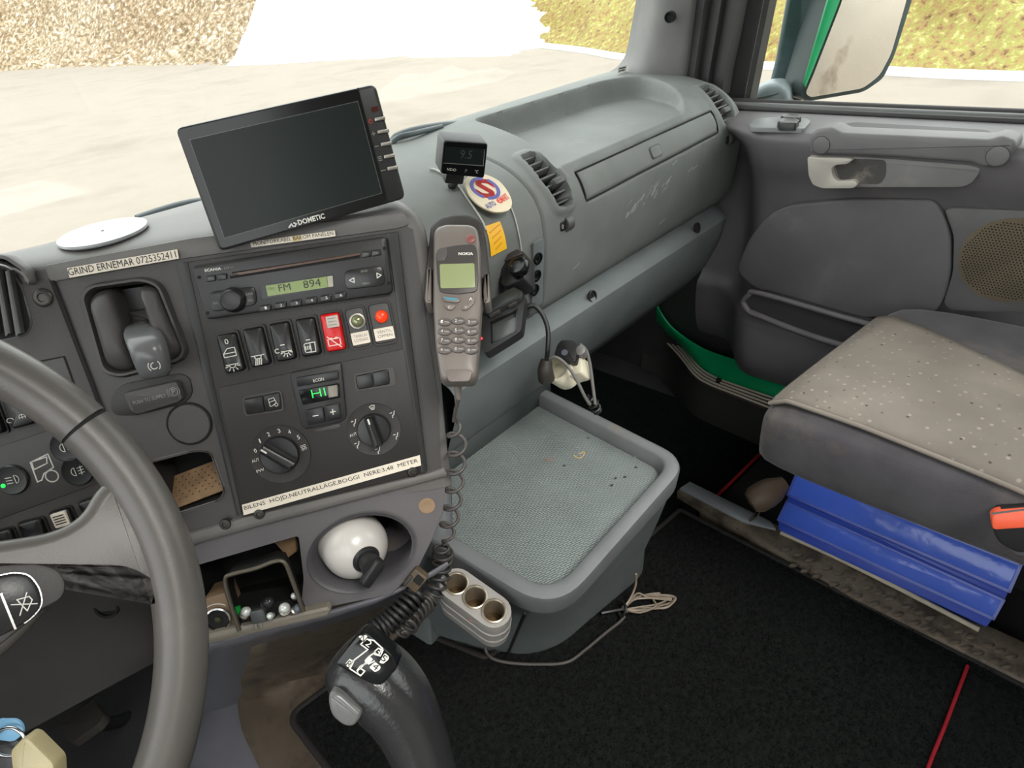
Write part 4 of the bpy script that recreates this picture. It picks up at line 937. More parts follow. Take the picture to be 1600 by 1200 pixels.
# white bottle lying in the cup
bo = thing('white_bottle', K.w(ca, cb_, -0.03), 'white round bottle with a black valve cap lying in the console recess', 'bottle')
cu_, cv_ = K.pix(558, 866, 0.0); ctr = K.w(cu_, cv_, -0.012); ax = (K.n*0.86 + K.a*0.42 - K.b*0.22).normalized()
f = Fr(ctr, ax.cross(V((0, 0, 1))), ax.cross(ax.cross(V((0, 0, 1)))))
if f.n.dot(ax) < 0: f = Fr(ctr, -f.a, f.b)
R = 0.0345
M_BOTTLE = mat('white_enamel', (186, 182, 178), 0.22, var=0.03, dirt=(120, 96, 60), dthr=0.70, dscale=22, bump=0)
lathe('body', f, [(R*0.96, -0.075), (R, -0.04), (R, -0.008)] + [(R*math.cos(t), -0.008 + R*0.92*math.sin(t)) for t in [k*math.pi/2/9 for k in range(1, 8)]], M_BOTTLE, bo, 36)
zt = -0.008 + R*0.92
lathe('collar', f, [(R*0.42, zt-0.012), (R*0.42, zt-0.002), (R*0.36, zt+0.001), (R*0.30, zt+0.001), (R*0.30, zt+0.010), (R*0.34, zt+0.011), (R*0.34, zt+0.015), (R*0.2, zt+0.016)], M_BLACK, bo, 24)
g = f.at(0, 0, zt+0.014, 0.6)
prism('cap_lever', g, rrect(0.004, 0, 0.030, 0.011, 0.004), 0, 0.009, M_BLACK, bo, bev=0.002)

# ================================================================== MONITOR on the dash top
mA, mB, mC, mD = px(273, 205, d=0.553), px(583, 132, d=0.569), px(633, 308, d=0.606), px(343, 392, d=0.590)
MO = Fr((mA+mB+mC+mD)/4, (mB-mA)+(mC-mD), (mA-mD)+(mB-mC))
mon = thing('monitor', px(500, 360, d=0.66), 'black flat reversing monitor with silver side buttons tilted on the dash', 'monitor')
zm = zz(250, 110)
prism('casing', MO, rnd(MO.pp(zm([(90, 360), (1345, 82), (1535, 800), (370, 1135)])), 0.006, 5), -0.022, 0.0, M_BLACK, mon, bev=0.0025)
prism('bezel', MO, rnd(MO.pp(zm([(112, 372), (1238, 118), (1420, 818), (385, 1112)])), 0.003), -0.001, 0.0006, M_GLOSS, mon)
q = MO.pp(zm([(190, 435), (1235, 195), (1385, 765), (405, 1045)]))
prism('screen', MO, rnd(q, 0.001), 0.0, 0.0012, M_SCREEN, mon)
strokes('screen_edge', MO, [q+[q[0]]], 0.0009, 0.0007, mat('edge_grey', (92, 94, 92), 0.3, bump=0, var=0), mon)
strokes('strip_line', MO, [MO.pp(zm([(1237, 112), (1424, 822)]))], 0.001, 0.0002, M_VOID, mon)
for k, (x0, x1, y) in enumerate(((1340, 1405, 306), (1358, 1430, 384), (1378, 1447, 462), (1398, 1465, 539), (1420, 1485, 613))):
    b_ = prism('button', MO, rnd(MO.pp(zm([(x0, y-9), (x1, y-21), (x1+4, y+3), (x0+4, y+14)])), 0.0008), 0, 0.0022, M_STEEL, mon, bev=0.0006)
    cx_, cy_ = MO.pix(*zm([(x0-24, y+12)])[0]); f = MO.at(cx_, cy_, 0.0003); s = 0.0016
    L = [[[(s*math.cos(t), s*math.sin(t)) for t in [2.0+k2*0.52 for k2 in range(11)]], [(0, 0.3*s), (0, 1.2*s)]], [[(-s, 0), (s, 0)], [(0, -s), (0, s)]], [[(-s, 0), (s, 0)]], [[(-s, s), (s, s)], [(-s, 0), (s, 0)], [(-s, -s), (s, -s)]], [[(-1.3*s, 0), (1.3*s, 0)]]][k]
    strokes('icon', f, L, 0.0006, 0, mat('icon_red', (170, 60, 50), 0.5, bump=0, var=0) if k == 0 else M_GREYPRINT, b_)
prism('sensor', MO, rnd(MO.pp(zm([(1318, 232), (1360, 222), (1368, 252), (1326, 262)])), 0.001), 0, 0.0006, mat('dark_red', (64, 26, 20), 0.2, bump=0), mon)
ptxt('lettering', MO, 'DOMETIC', zm([(868, 968)])[0], zm([(1034, 924)])[0], 8.2, 0.0009, M_WHITE, mon, bold=0.03)
strokes('logo', MO, [MO.pp(zm([(808, 980), (822, 959), (834, 974)])), MO.pp(zm([(838, 953), (854, 957), (844, 974)]))], 0.0012, 0.0009, M_WHITE, mon)
st0 = MO.w(0.0, -0.02, -0.022); tube('stand_arm', [st0, st0 + V((0.02, 0.05, -0.02)), V((st0.x+0.035, st0.y+0.08, 0.742))], 0.010, M_BLACK, mon, 12)
prism('stand_base', Fr(V((st0.x+0.035, st0.y+0.08, 0.738)), (1, 0, 0), (0, 1, 0)), rrect(0, 0, 0.06, 0.05, 0.01), 0, 0.006, M_BLACK, mon, bev=0.002)
# cables on the dash top behind the monitor
def cable(name, pts, r, m, lab, **k): 
    o = tube(name, pts, r, m, None, 8, **k); tag(o, lab, 'cable'); return o
cable('cable', [px(u, v, y=yy) for u, v, yy in ((215, 344, 0.80), (250, 332, 0.80), (285, 322, 0.80), (318, 317, 0.795), (350, 322, 0.78), (390, 340, 0.76))], 0.006, mat('blue_grey_cable', (84, 92, 96), 0.5), 'thick grey cable along the windscreen left of the monitor')
cable('cable', [px(u, v, y=yy) for u, v, yy in ((590, 250, 0.80), (612, 222, 0.80), (622, 212, 0.80), (650, 203, 0.80), (690, 196, 0.80), (722, 193, 0.81))], 0.0055, MATS['blue_grey_cable'], 'thick grey cable along the windscreen right of the monitor')
cable('cable', [px(u, v, y=yy) for u, v, yy in ((600, 240, 0.79), (620, 216, 0.785), (648, 208, 0.78), (690, 198, 0.79))], 0.004, MATS['blue_grey_cable'], 'thinner grey cable below the windscreen cable right of the monitor')
# round silver disc
HOODZ = 0.7395
dc = px(163, 367, z=HOODZ); f = Fr(dc, (1, 0, 0), (0, 1, 0))
dd = thing('round_metal_plate', dc, 'round shiny white metal disc lying on the dash top', 'disc')
lathe('plate', f, [(0.0395, 0), (0.0405, 0.0015), (0.040, 0.0035), (0.030, 0.0042), (0.004, 0.0044)], mat('silver_disc', (146, 148, 150), 0.25, bump=0, var=0.02), dd, 48)
lathe('center_pin', f, [(0.0022, 0.004), (0.0015, 0.0052)], M_STEEL, dd, 10)

# ================================================================== CAR PHONE
zp = zz(620, 330, 1/0.225)
pc_ = px(712, 475, d=0.615)
PH = Fr(pc_, px(752, 474, d=0.615)-pc_, px(713, 345, d=0.640)-pc_)
ph = thing('car_phone', px(712, 540, d=0.67), 'grey corded car phone handset with keypad in its black cradle', 'phone')
M_PHONE = mat('phone_grey', (104, 97, 92), 0.42, bump=0.03)
M_PHDK = mat('phone_dark', (62, 58, 57), 0.4, bump=0.03)
cr = rnd(PH.pp(zp([(240, 120), (300, 65), (400, 42), (500, 45), (585, 85), (620, 200), (645, 440), (655, 640), (645, 655), (600, 655), (585, 500), (270, 500), (250, 655), (200, 650), (190, 640), (205, 440)]), -0.012), 0.004, 4)
prism('cradle', PH, cr, -0.032, -0.004, mat('cradle_black', (52, 50, 49), 0.35), ph, bev=0.004)
for s_, q in ((0, [(212, 400), (245, 395), (248, 650), (198, 650), (195, 600)]), (1, [(612, 430), (640, 440), (655, 645), (603, 655), (598, 560)])):
    prism('cradle_arm', PH, rnd(PH.pp(zp(q)), 0.003), -0.02, 0.004, M_PHONE, ph, bev=0.003)
hs = rnd(PH.pp(zp([(262, 190), (285, 145), (350, 125), (520, 128), (565, 155), (582, 250), (592, 680), (575, 960), (560, 1170), (530, 1200), (335, 1203), (308, 1180), (275, 960), (258, 680)])), 0.008, 4)
N = len(hs); ha = sum(p[0] for p in hs)/N; hb = sum(p[1] for p in hs)/N
rings = []
for sc_, c_ in ((0.93, -0.014), (1.0, -0.008), (1.0, 0.004), (0.985, 0.009), (0.94, 0.012), (0.86, 0.0135), (0.5, 0.0145), (0.05, 0.0145)):
    rings.append([PH.w(ha + (a-ha)*(sc_ if sc_ > 0.9 else sc_), hb + (b-hb)*(1-(1-sc_)*0.45), c_) for a, b in hs])
loft('handset', rings, M_PHONE, ph, auto=70)
PC2 = 0.0150
def pp_(name, quad, m, h_=0.0008, r=0.001, bev=0.0003, parent=ph, c=PC2): return prism(name, PH, rnd(PH.pp(zp(quad), c), r), c-0.004, c+h_, m, parent, bev=bev)
fw_ = pp_('display_frame', [(272, 300), (290, 262), (430, 238), (540, 232), (560, 280), (568, 480), (555, 560), (420, 578), (300, 565), (282, 480)], M_PHDK, 0.001, 0.004)
sc = pp_('display', [(298, 372), (540, 366), (545, 535), (305, 540)], mat('phone_lcd', (130, 138, 100), 0.25, bump=0, var=0.03, emit=0.02), 0.0016, 0.002)
ptxt('lettering', PH, 'NOKIA', zp([(428, 305)])[0], zp([(530, 304)])[0], 4.4, PC2+0.0014, M_WHITE, ph, bold=0.03)
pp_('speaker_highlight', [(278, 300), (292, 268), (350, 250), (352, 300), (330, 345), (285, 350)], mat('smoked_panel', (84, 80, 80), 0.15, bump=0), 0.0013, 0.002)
a, b = PH.pix(*zp([(513, 192)])[0], PC2); lathe('power_button', PH.at(a, b, PC2-0.002), [(0.0046, 0), (0.0046, 0.0022), (0.0036, 0.0028), (0.001, 0.003)], mat('power_red', (120, 72, 66), 0.4), ph, 16)
o = pp_('navigation_key', [(312, 592), (440, 610), (442, 625), (425, 640), (330, 630)], M_PHONE, 0.0018, 0.002, 0.0006); pp_('key_mark', [(325, 602), (425, 612), (415, 626), (345, 618)], mat('key_blue', (70, 130, 150), 0.4, bump=0), 0.0021, 0.001, 0, o)
for q, s_ in (([(325, 648), (405, 650), (408, 665), (385, 692), (345, 685)], 'C'), ([(505, 595), (545, 590), (540, 640), (490, 690), (452, 690), (450, 675)], 'V')):
    o = pp_('function_key', q, M_PHONE, 0.0018, 0.0025, 0.0006)
    x, y = (355, 675) if s_ == 'C' else (470, 676); ptxt('lettering', PH, s_, zp([(x, y)])[0], zp([(x+18, y)])[0], 4, PC2+0.0020, M_WHITE, o)
    if s_ == 'V': strokes('up_mark', PH, [PH.pp(zp([(506, 624), (515, 608), (524, 624)]), PC2)], 0.0006, PC2+0.0019, M_WHITE, o)
keys = '123456789*0#'
for k, ch in enumerate(keys):
    r_, c__ = divmod(k, 3); x = (333, 430, 520)[c__]; y = (772, 838, 902, 967)[r_] - (8 if c__ == 1 else 0)
    a, b = PH.pix(*zp([(x, y)])[0], PC2); f = PH.at(a, b, PC2-0.001, math.radians((-6, 0, 6)[c__]))
    o = lathe('keypad_key', f, [(0.0, 0.003)][:0] + [(0.0063, 0), (0.0063, 0.0018), (0.0052, 0.0027), (0.002, 0.0030)], M_PHDK if False else mat('key_grey', (84, 78, 75), 0.35, bump=0.02), ph, 18)
    o.scale = (1, 1, 1)
    for v in o.data.vertices:                 # squash the round key to an oval along the phone
        w_ = v.co; d_ = w_.dot(f.b); v.co = w_ - f.b*(d_*0.42)
    txt('lettering', f, ch, (-0.0034, -0.0014), (-0.0014, -0.0014), 0.0028, 0.0030, M_WHITE, o); strokes('letters', f, [[(0.0, -0.0002), (0.0034, -0.0002)]], 0.0011, 0.0029, M_GREYPRINT, o)
pp_('grip_pad', [(338, 1110), (355, 1098), (505, 1098), (525, 1110), (505, 1180), (360, 1183)], mat('grip_grey', (100, 92, 88), 0.5), 0.0, 0.003)
# coiled cord from the phone down to the console side
def coil(path, turns, rad_, wr, lead=0, sub=10):
    P = catmull(path, 16); L = [0]
    for a_, b_ in zip(P, P[1:]): L.append(L[-1] + (b_-a_).length)
    n = turns*14; out = []; up = V((0.3, 0.5, 0.8))
    for i in range(n+1):
        s = L[-1]*i/n; k = 0
        while k < len(L)-2 and L[k+1] < s: k += 1
        t = (s-L[k])/max(1e-9, L[k+1]-L[k]); p = P[k].lerp(P[k+1], t); d = (P[k+1]-P[k]).normalized()
        u = (up - d*up.dot(d)).normalized(); w = d.cross(u); th = 2*math.pi*turns*i/n
        e = min(1.0, i/10, (n-i)/10)
        rr_ = rad_(i/n) if callable(rad_) else rad_
        out.append(p + (u*math.cos(th) + w*math.sin(th))*rr_*e)
    return out
tube('cord_strain_relief', [px(715, 601, d=0.612), px(716, 614, d=0.614), px(717, 624, d=0.616)], [0.0042, 0.0034, 0.0024], M_PHONE, ph, 10)
lead = [px(717, 622, d=0.616), px(712, 640, d=0.622), px(709, 658, d=0.63)]
path = [px(712, 655, d=0.63), px(714, 700, d=0.652), px(710, 760, d=0.682), px(703, 810, d=0.706), px(694, 850, d=0.726)]
M_CORD = mat('cord_grey', (66, 62, 60), 0.42, bump=0.02)
tube('cord', lead + coil(path, 7, 0.0088, 0.0019), 0.0019, M_CORD, ph, 8, sub=1)
path = [px(694, 850, d=0.726), px(690, 880, d=0.735), px(684, 910, d=0.735), px(668, 938, d=0.73), px(648, 958, d=0.70), px(628, 990, d=0.67)]
tube('cord', coil(path, 15, 0.0105, 0.0019), 0.0019, mat('cord_dark', (52, 49, 47), 0.42, bump=0.02), ph, 8, sub=1)
# second coiled cable and its plug, hanging beside
cc_ = thing('coiled_cable', px(620, 965, d=0.60), 'black coiled cable with an open square plug hanging under the console', 'cable')
tube('coil', coil([px(578, 990, d=0.66), px(605, 974, d=0.67), px(635, 945, d=0.68), px(655, 925, d=0.69)], 11, 0.0105, 0.0024), 0.0024, M_BLACKCABLE, cc_, 8, sub=1)
pf = Fr(px(650, 905, d=0.68), px(662, 915, d=0.68)-px(650, 905, d=0.68), px(658, 892, d=0.68)-px(650, 905, d=0.68))
prism('plug', pf, rrect(0, 0, 0.017, 0.020, 0.002), -0.008, 0.006, mat('dirty_plug', (74, 62, 46), 0.6, var=0.3, vscale=120), cc_, bev=0.0015)
prism('plug_mouth', pf, rrect(0.002, 0.003, 0.009, 0.009, 0.001), 0.004, 0.0064, M_VOID, cc_); prism('plug_latch', pf, rrect(-0.006, -0.004, 0.003, 0.012, 0.001), 0.004, 0.009, M_BLACK, cc_, bev=0.0005)
tube('pigtail', [pf.w(0, -0.01, 0), px(650, 935, d=0.682), px(655, 926, d=0.68)], 0.004, M_BLACKCABLE, cc_, 8)

# ================================================================== SMALL THINGS ON THE DASH DRUM
zt1 = zz(600, 180, 1/0.225)
tA, tB, tC_, tD = px(693, 219, d=0.722), px(763, 224, d=0.742), px(757, 279, d=0.768), px(688, 272, d=0.748)
TH = Fr((tA+tB+tC_+tD)/4, (tB-tA)+(tC_-tD), (tA-tD)+(tB-tC_))
th_ = thing('digital_thermometer', px(712, 284, d=0.76), 'small black digital thermometer reading 9.5 on a bracket', 'thermometer')
wq = TH.pp([(693, 219), (763, 224), (757, 279), (688, 272)])
prism('casing', TH, rnd(wq, 0.004, 4), -0.026, 0.0, mat('thermo_grey', (62, 63, 64), 0.45), th_, bev=0.002)
prism('front', TH, rnd([(a*0.95, b*0.95) for a, b in wq], 0.003), -0.001, 0.0005, M_GLOSS, th_)
q = TH.pp(zt1([(425, 215), (698, 235), (690, 348), (412, 325)])); prism('display', TH, rnd(q, 0.001), 0, 0.0008, M_SCREEN, th_)
ptxt('lettering', TH, '9.5', zt1([(525, 298)])[0], zt1([(608, 304)])[0], 13, 0.001, mat('dim_segment', (64, 72, 68), 0.4, bump=0, var=0), th_)
strokes('trim_line', TH, [TH.pp(zt1([(412, 330), (688, 350), (697, 236)]))], 0.0006, 0.0006, M_GREYPRINT, th_)
ptxt('lettering', TH, 'VDO', zt1([(435, 384)])[0], zt1([(500, 390)])[0], 4, 0.0008, M_WHITE, th_); ptxt('lettering', TH, '°C', zt1([(628, 402)])[0], zt1([(652, 404)])[0], 5, 0.0008, M_WHITE, th_); ptxt('lettering', TH, 'P', zt1([(562, 398)])[0], zt1([(574, 399)])[0], 5, 0.0008, M_GREYPRINT, th_)
prism('bracket', TH, rrect(-0.006, -0.026, 0.022, 0.012, 0.002), -0.016, -0.004, M_BLACK, th_, bev=0.001)
def on_dash(u, v, off=0.001):
    h_ = dhit(u, v)
    f = dframe(*h_, off); return f.o
x, s = dhit(705, 292); p0 = dframe(x, s, 0.002).o
tube('bracket_foot', [TH.w(-0.006, -0.028, -0.010), (TH.w(-0.006, -0.028, -0.010)+p0)/2 + V((0, -0.004, 0)), p0], 0.005, M_BLACK, th_, 8)
M_WIRE = mat('white_wire', (176, 176, 170), 0.5, bump=0)
cable('thin_wire', [on_dash(u, v, 0.0018) for u, v in ((672, 266), (682, 268), (695, 275), (706, 284), (718, 296), (730, 312), (742, 330), (752, 346), (758, 360))], 0.0014, M_WIRE, 'thin white wire running down from the thermometer')
cable('thin_wire', [on_dash(u, v, 0.0014) for u, v in ((796, 322), (803, 340), (809, 365), (813, 390), (812, 410))], 0.0010, M_WIRE, 'thin grey wire running down from the round advertising card')
# round card
x, s = dhit(764, 303); f0 = dframe(x, s, 0.006); e1 = px(798, 322, d=(f0.o-EYE).dot(cz*-1))
RCd = Fr(f0.o + f0.n*0.004, (f0.a*1.0 - f0.b*0.25), f0.b + f0.a*0.25)
rc = thing('round_card', f0.o, 'round cream advertising card with a red and blue S swirl', 'card')
pts_ = [(726, 285), (729, 277), (742, 272), (760, 273), (780, 283), (794, 300), (800, 316), (796, 327), (784, 331), (768, 330), (748, 320), (733, 304)]
q = RCd.pp(pts_); q3 = catmull([V((a, b, 0)) for a, b in q], 4, True); Pq = [(p.x, p.y) for p in q3]
prism('card', RCd, Pq, -0.002, 0.0, mat('cream_card', (206, 194, 168), 0.5, bump=0), rc)
q = RCd.pp(zt1([(600, 480), (700, 405), (800, 520), (700, 585)])); 
M_CBLUE = mat('card_blue', (78, 80, 150), 0.5, bump=0, var=0); M_CRED = mat('card_red', (214, 58, 56), 0.5, bump=0, var=0)
ca2, cb2 = RCd.pix(*zt1([(702, 508)])[0]); ea = RCd.pix(*zt1([(800, 540)])[0]); ra = math.hypot(ea[0]-ca2, ea[1]-cb2); ang = math.atan2(ea[1]-cb2, ea[0]-ca2)
et = RCd.pix(*zt1([(690, 440)])[0]); rb = math.hypot(et[0]-ca2, et[1]-cb2)
cf = RCd.at(ca2, cb2, 0, ang)
def arc_band(r0, r1, t0, t1, n=16):
    o_ = [(r1*ra*math.cos(t), r1*rb*math.sin(t)) for t in [t0+(t1-t0)*k/n for k in range(n+1)]]
    i_ = [(r0*ra*math.cos(t), r0*rb*math.sin(t)) for t in [t1+(t0-t1)*k/n for k in range(n+1)]]
    return o_ + i_
prisms('swirl_blue', cf, [arc_band(0.82, 1.08, 1.8, 4.7), arc_band(0.82, 1.08, -1.3, 1.5)], 0, 0.0004, M_CBLUE, rc, smooth=False)
S = [(0.55, 0.62), (0.1, 0.78), (-0.42, 0.55), (-0.45, 0.2), (0, 0.0), (0.45, -0.2), (0.42, -0.55), (-0.1, -0.78), (-0.6, -0.62)]
Sc = catmull([V((a*ra, b*rb, 0)) for a, b in S], 6); strokes('swirl_red', cf, [[(p.x, p.y) for p in Sc]], 0.0068, 0, M_CRED, rc)
ptxt('lettering', RCd, 'AUTO', zt1([(724, 652)])[0], zt1([(785, 622)])[0], 7, 0.0005, M_CBLUE, rc, bold=0.02); ptxt('lettering', RCd, 'MART', zt1([(826, 604)])[0], zt1([(878, 575)])[0], 8, 0.0005, M_CRED, rc, bold=0.02)
a, b = RCd.pix(*zt1([(803, 594)])[0]); ds = prism('dot', RCd, circ(a, b, 0.0040, 18), 0, 0.0004, M_CRED, rc); txt('lettering', RCd, 'S', (a-0.0018, b-0.0024), (a+0.002, b-0.0022), 0.005, 0.0006, mat('cream_print', (206, 194, 168), 0.5, bump=0, var=0), rc)
# yellow sticker, follows the drum
ys = thing('yellow_sticker', on_dash(773, 374), 'orange-yellow rectangular sticker on the dash beside the phone', 'sticker')
TL, TR, BR, BL = hits([(757, 354), (780, 346), (791, 388), (766, 401)])
rows = [[dframe(lerp(lerp(TL[0], BL[0], j/6), lerp(TR[0], BR[0], j/6), i/6), lerp(lerp(TL[1], BL[1], j/6), lerp(TR[1], BR[1], j/6), i/6), 0.0012).o for i in range(7)] for j in range(7)]
M_YEL = mat('sticker_yellow', (232, 176, 34), 0.45, bump=0, var=0.08)
sheet('paper', rows, M_YEL, ys)
bm = bmesh.new()
for k in range(4):
    h_ = (lerp(lerp(TL[0], BL[0], 0.2+0.2*k), lerp(TR[0], BR[0], 0.2+0.2*k), 0.5), lerp(lerp(TL[1], BL[1], 0.2+0.2*k), lerp(TR[1], BR[1], 0.2+0.2*k), 0.5)); f = dframe(*h_, 0.0016)
    _strokes(bm, f, [[(-0.008+0.001*k, -0.001), (0.010-0.0015*k, 0.003)]], 0.0016, 0)
fin('faint_print', bm, mat('sticker_print', (214, 146, 36), 0.5, bump=0, var=0), ys, smooth=False)
# black ball mount
zb = zz(620, 330, 1/0.225)
x, s = dhit(800, 425); f0 = dframe(x, s, 0.0)
bmn = thing('ball_mount', f0.o, 'black clamp mount with a round knob on the dash above the phone cradle', 'mount')
d0 = 0.80
def dq(pts, d=d0): return [px(u, v, d=d) for u, v in zb(pts)]
bf = Fr(px(800, 425, d=0.80), px(820, 412, d=0.795)-px(800, 425, d=0.80), px(803, 395, d=0.81)-px(800, 425, d=0.80))
prism('block', bf, rnd(bf.pp(zb([(720, 345), (880, 285), (885, 470), (760, 525), (725, 510)])), 0.003), -0.03, 0.0, M_BLACK, bmn, bev=0.002)
prism('top_clip', bf, rnd(bf.pp(zb([(720, 345), (740, 325), (840, 270), (890, 290), (880, 305), (740, 360)])), 0.001), -0.03, 0.003, M_PHDK, bmn, bev=0.001)
a, b = bf.pix(*zb([(855, 395)])[0], 0.004); kf = bf.at(a, b, 0.0)
lathe('knob', kf, [(0.009, -0.002), (0.010, 0.003), (0.0135, 0.005), (0.0135, 0.010), (0.011, 0.013), (0.007, 0.0135), (0.006, 0.012), (0.003, 0.012)], M_GLOSS, bmn, 24)
prism('side_plate', bf, rnd(bf.pp(zb([(690, 350), (720, 340), (730, 500), (690, 480)])), 0.002), -0.028, -0.006, M_BLACK, bmn, bev=0.001)
# device cradle with clear window
dcd = thing('device_cradle', px(785, 500, d=0.79), 'black plastic navigation cradle with empty window next to the phone', 'cradle')
df = Fr(px(785, 500, d=0.775), px(812, 484, d=0.775)-px(785, 500, d=0.775), px(790, 470, d=0.79)-px(785, 500, d=0.775))
ou = rnd(df.pp(zb([(585, 730), (610, 690), (860, 560), (890, 580), (885, 650), (862, 830), (820, 860), (620, 985), (590, 960)])), 0.003)
wi = rnd(df.pp(zb([(655, 770), (835, 680), (825, 835), (660, 915)])), 0.001)
plate('frame', df, ou, [wi], -0.012, 0.0, M_BLACK, dcd)
prism('window', df, wi, -0.008, -0.005, mat('device_glass', (70, 72, 72), 0.15, bump=0), dcd)
strokes('window_rim', df, [wi+[wi[0]]], 0.0018, 0.0, M_GLOSS, dcd)
prism('top_shell', df, rnd(df.pp(zb([(640, 640), (820, 540), (880, 570), (870, 620), (640, 735), (600, 720)])), 0.003), -0.03, 0.006, mat('shell_black', (48, 50, 50), 0.3), dcd, bev=0.003)
prism('catch', df, rnd(df.pp(zb([(775, 665), (835, 630), (838, 648), (780, 678)])), 0.001), 0, 0.004, M_PHDK, dcd, bev=0.0008)
prism('catch', df, rnd(df.pp(zb([(645, 730), (720, 690), (725, 705), (650, 745)])), 0.001), 0, 0.004, M_PHDK, dcd, bev=0.0008)
a, b = df.pix(752, 529); lathe('red_led', df.at(a, b, 0.0), [(0.002, 0), (0.0016, 0.001)], mat('tiny_red', (230, 50, 60), 0.3, bump=0, var=0, emit=0.4), dcd, 10)
tube('cable', [px(u, v, d=dd_) for u, v, dd_ in ((820, 480, 0.80), (835, 478, 0.80), (848, 492, 0.80), (856, 515, 0.80), (856, 545, 0.80), (854, 562, 0.81))], 0.0032, M_BLACKCABLE, dcd, 8)
# plugs behind the tray
ad = thing('socket_adapter', px(880, 580, d=0.86), 'cream power socket adapter plugged in behind the tray', 'adapter')
af = Fr(px(876, 578, d=0.86), px(896, 572, d=0.85)-px(876, 578, d=0.86), px(872, 560, d=0.87)-px(876, 578, d=0.86))
lathe('body', af, [(0.020, -0.02), (0.021, 0.004), (0.019, 0.008), (0.016, 0.008), (0.015, -0.004), (0.003, -0.004)], mat('cream_plastic', (198, 192, 172), 0.4), ad, 24)
prism('foot', af, rrect(0.022, -0.002, 0.022, 0.026, 0.004), -0.02, 0.004, mat('cream_plastic', (198, 192, 172), 0.4), ad, bev=0.003)
pg = thing('black_plug', px(890, 548, d=0.85), 'black square plug with a round button sticking up from the adapter', 'plug')
gf = Fr(px(888, 549, d=0.845), px(905, 546, d=0.84)-px(888, 549, d=0.845), px(889, 533, d=0.85)-px(888, 549, d=0.845))
prism('body', gf, rnd(gf.pp([(871, 540), (878, 532), (898, 532), (905, 540), (900, 568), (885, 566), (866, 556)]), 0.003), -0.016, 0.004, M_BLACK, pg, bev=0.003)
a, b = gf.pix(882, 551, 0.004); lathe('button', gf.at(a, b, 0.004), [(0.0045, 0), (0.004, 0.0012)], mat('plug_grey', (84, 88, 96), 0.4), pg, 16)
lathe('cap', gf.at(*gf.pix(907, 548), -0.006), [(0.007, -0.006), (0.007, 0.008), (0.004, 0.010)], mat('plug_grey2', (104, 102, 100), 0.4), pg, 16)
tube('cord', [px(u, v, d=0.845) for u, v in ((906, 538), (916, 548), (922, 570), (926, 600), (930, 632))], 0.0022, M_CABLE, pg, 8)
bp = thing('cable_plug', px(850, 585, d=0.85), 'dirty black plug with a cable bent over, left of the cream adapter', 'plug')
tube('body', [px(854, 562, d=0.84), px(852, 578, d=0.84), px(854, 592, d=0.85)], [0.007, 0.010, 0.011], mat('dusty_black', (48, 45, 42), 0.6), bp, 12)
tube('cord', [px(u, v, d=dd_) for u, v, dd_ in ((856, 562, 0.835), (868, 558, 0.83), (885, 570, 0.83), (900, 592, 0.83), (914, 620, 0.835), (922, 632, 0.84))], 0.0022, M_CABLE, bp, 8)
tube('cord_loop', coil([px(918, 618, d=0.85), px(928, 632, d=0.85), px(932, 645, d=0.86)], 5, 0.006, 0.002), 0.0018, M_BLACKCABLE, bp, 6, sub=1)

# ================================================================== TUNNEL, MATS
M_BROWN = mat('dirty_rubber_cover', (84, 74, 62), 0.75, var=0.25, vscale=18, dirt=(52, 45, 38), dthr=0.5, dscale=16, bump=0.3, bscale=160)
M_TUN = mat('tunnel_grey', (92, 92, 98), 0.32, bump=0.05, dirt=(78, 72, 66), dthr=0.62)
# front cover under the console, then over the floor
top_px = [(318, 1010), (380, 992), (450, 972), (520, 955), (590, 935), (650, 910), (700, 880)]
topw = [K.w(*K.pix(u, v, -0.004), -0.004) for u, v in top_px]
bot_px = [(300, 1120), (352, 1105), (420, 1080), (490, 1050), (560, 1015), (625, 985), (690, 960)]
botw = [px(u, v, z=0.012) for u, v in bot_px]
rows = [[t.lerp(b_, k/8) + V((0, 0.02*math.sin(math.pi*k/8), 0)) for t, b_ in zip(topw, botw)] for k in range(9)]
rows += [[px(u, v, z=0.012-0.0*k) for u, v in [(x, y) for x, y in q]] for k, q in enumerate(([(296, 1150), (350, 1140), (420, 1125), (500, 1110), (560, 1100), (640, 1060), (700, 1030)], [(290, 1300), (350, 1300), (420, 1300), (500, 1300), (600, 1300), (700, 1280), (760, 1200)]))]
o = sheet('trim_3', rows, M_TUN, thick=0.004, auto=60); tag(o, 'grey engine tunnel panel sloping under the console', 'tunnel', kind='structure')
# brown rubber sheet lying over it, ragged left edge
rc_ = random.Random(11)
edge = [(398, 972), (394, 1006), (388, 1028), (384, 1045), (376, 1062), (378, 1080), (372, 1098), (374, 1120), (378, 1140), (386, 1160), (392, 1172), (405, 1200), (425, 1280)]
def tunpt(u, v, lift=0.008):                 # pixel on the tunnel surface: nearest crossing with the sheet rows
    r = ray(u, v); best = None
    for j in range(len(rows)-1):
        for i in range(len(rows[0])-1):
            A, B, C2_, D2 = rows[j][i], rows[j][i+1], rows[j+1][i+1], rows[j+1][i]
            for tri in ((A, B, C2_), (A, C2_, D2)):
                e1, e2 = tri[1]-tri[0], tri[2]-tri[0]; pv = r.cross(e2); det = e1.dot(pv)
                if abs(det) < 1e-12: continue
                tv = EYE-tri[0]; uu = tv.dot(pv)/det; qv = tv.cross(e1); vv = r.dot(qv)/det
                if uu >= -0.02 and vv >= -0.02 and uu+vv <= 1.02:
                    t = e2.dot(qv)/det
                    if t > 0 and (best is None or t < best): best = t
    if best is None: return px(u, v, z=0.015)
    return EYE + r*best - r.normalized()*lift
br_rows = []
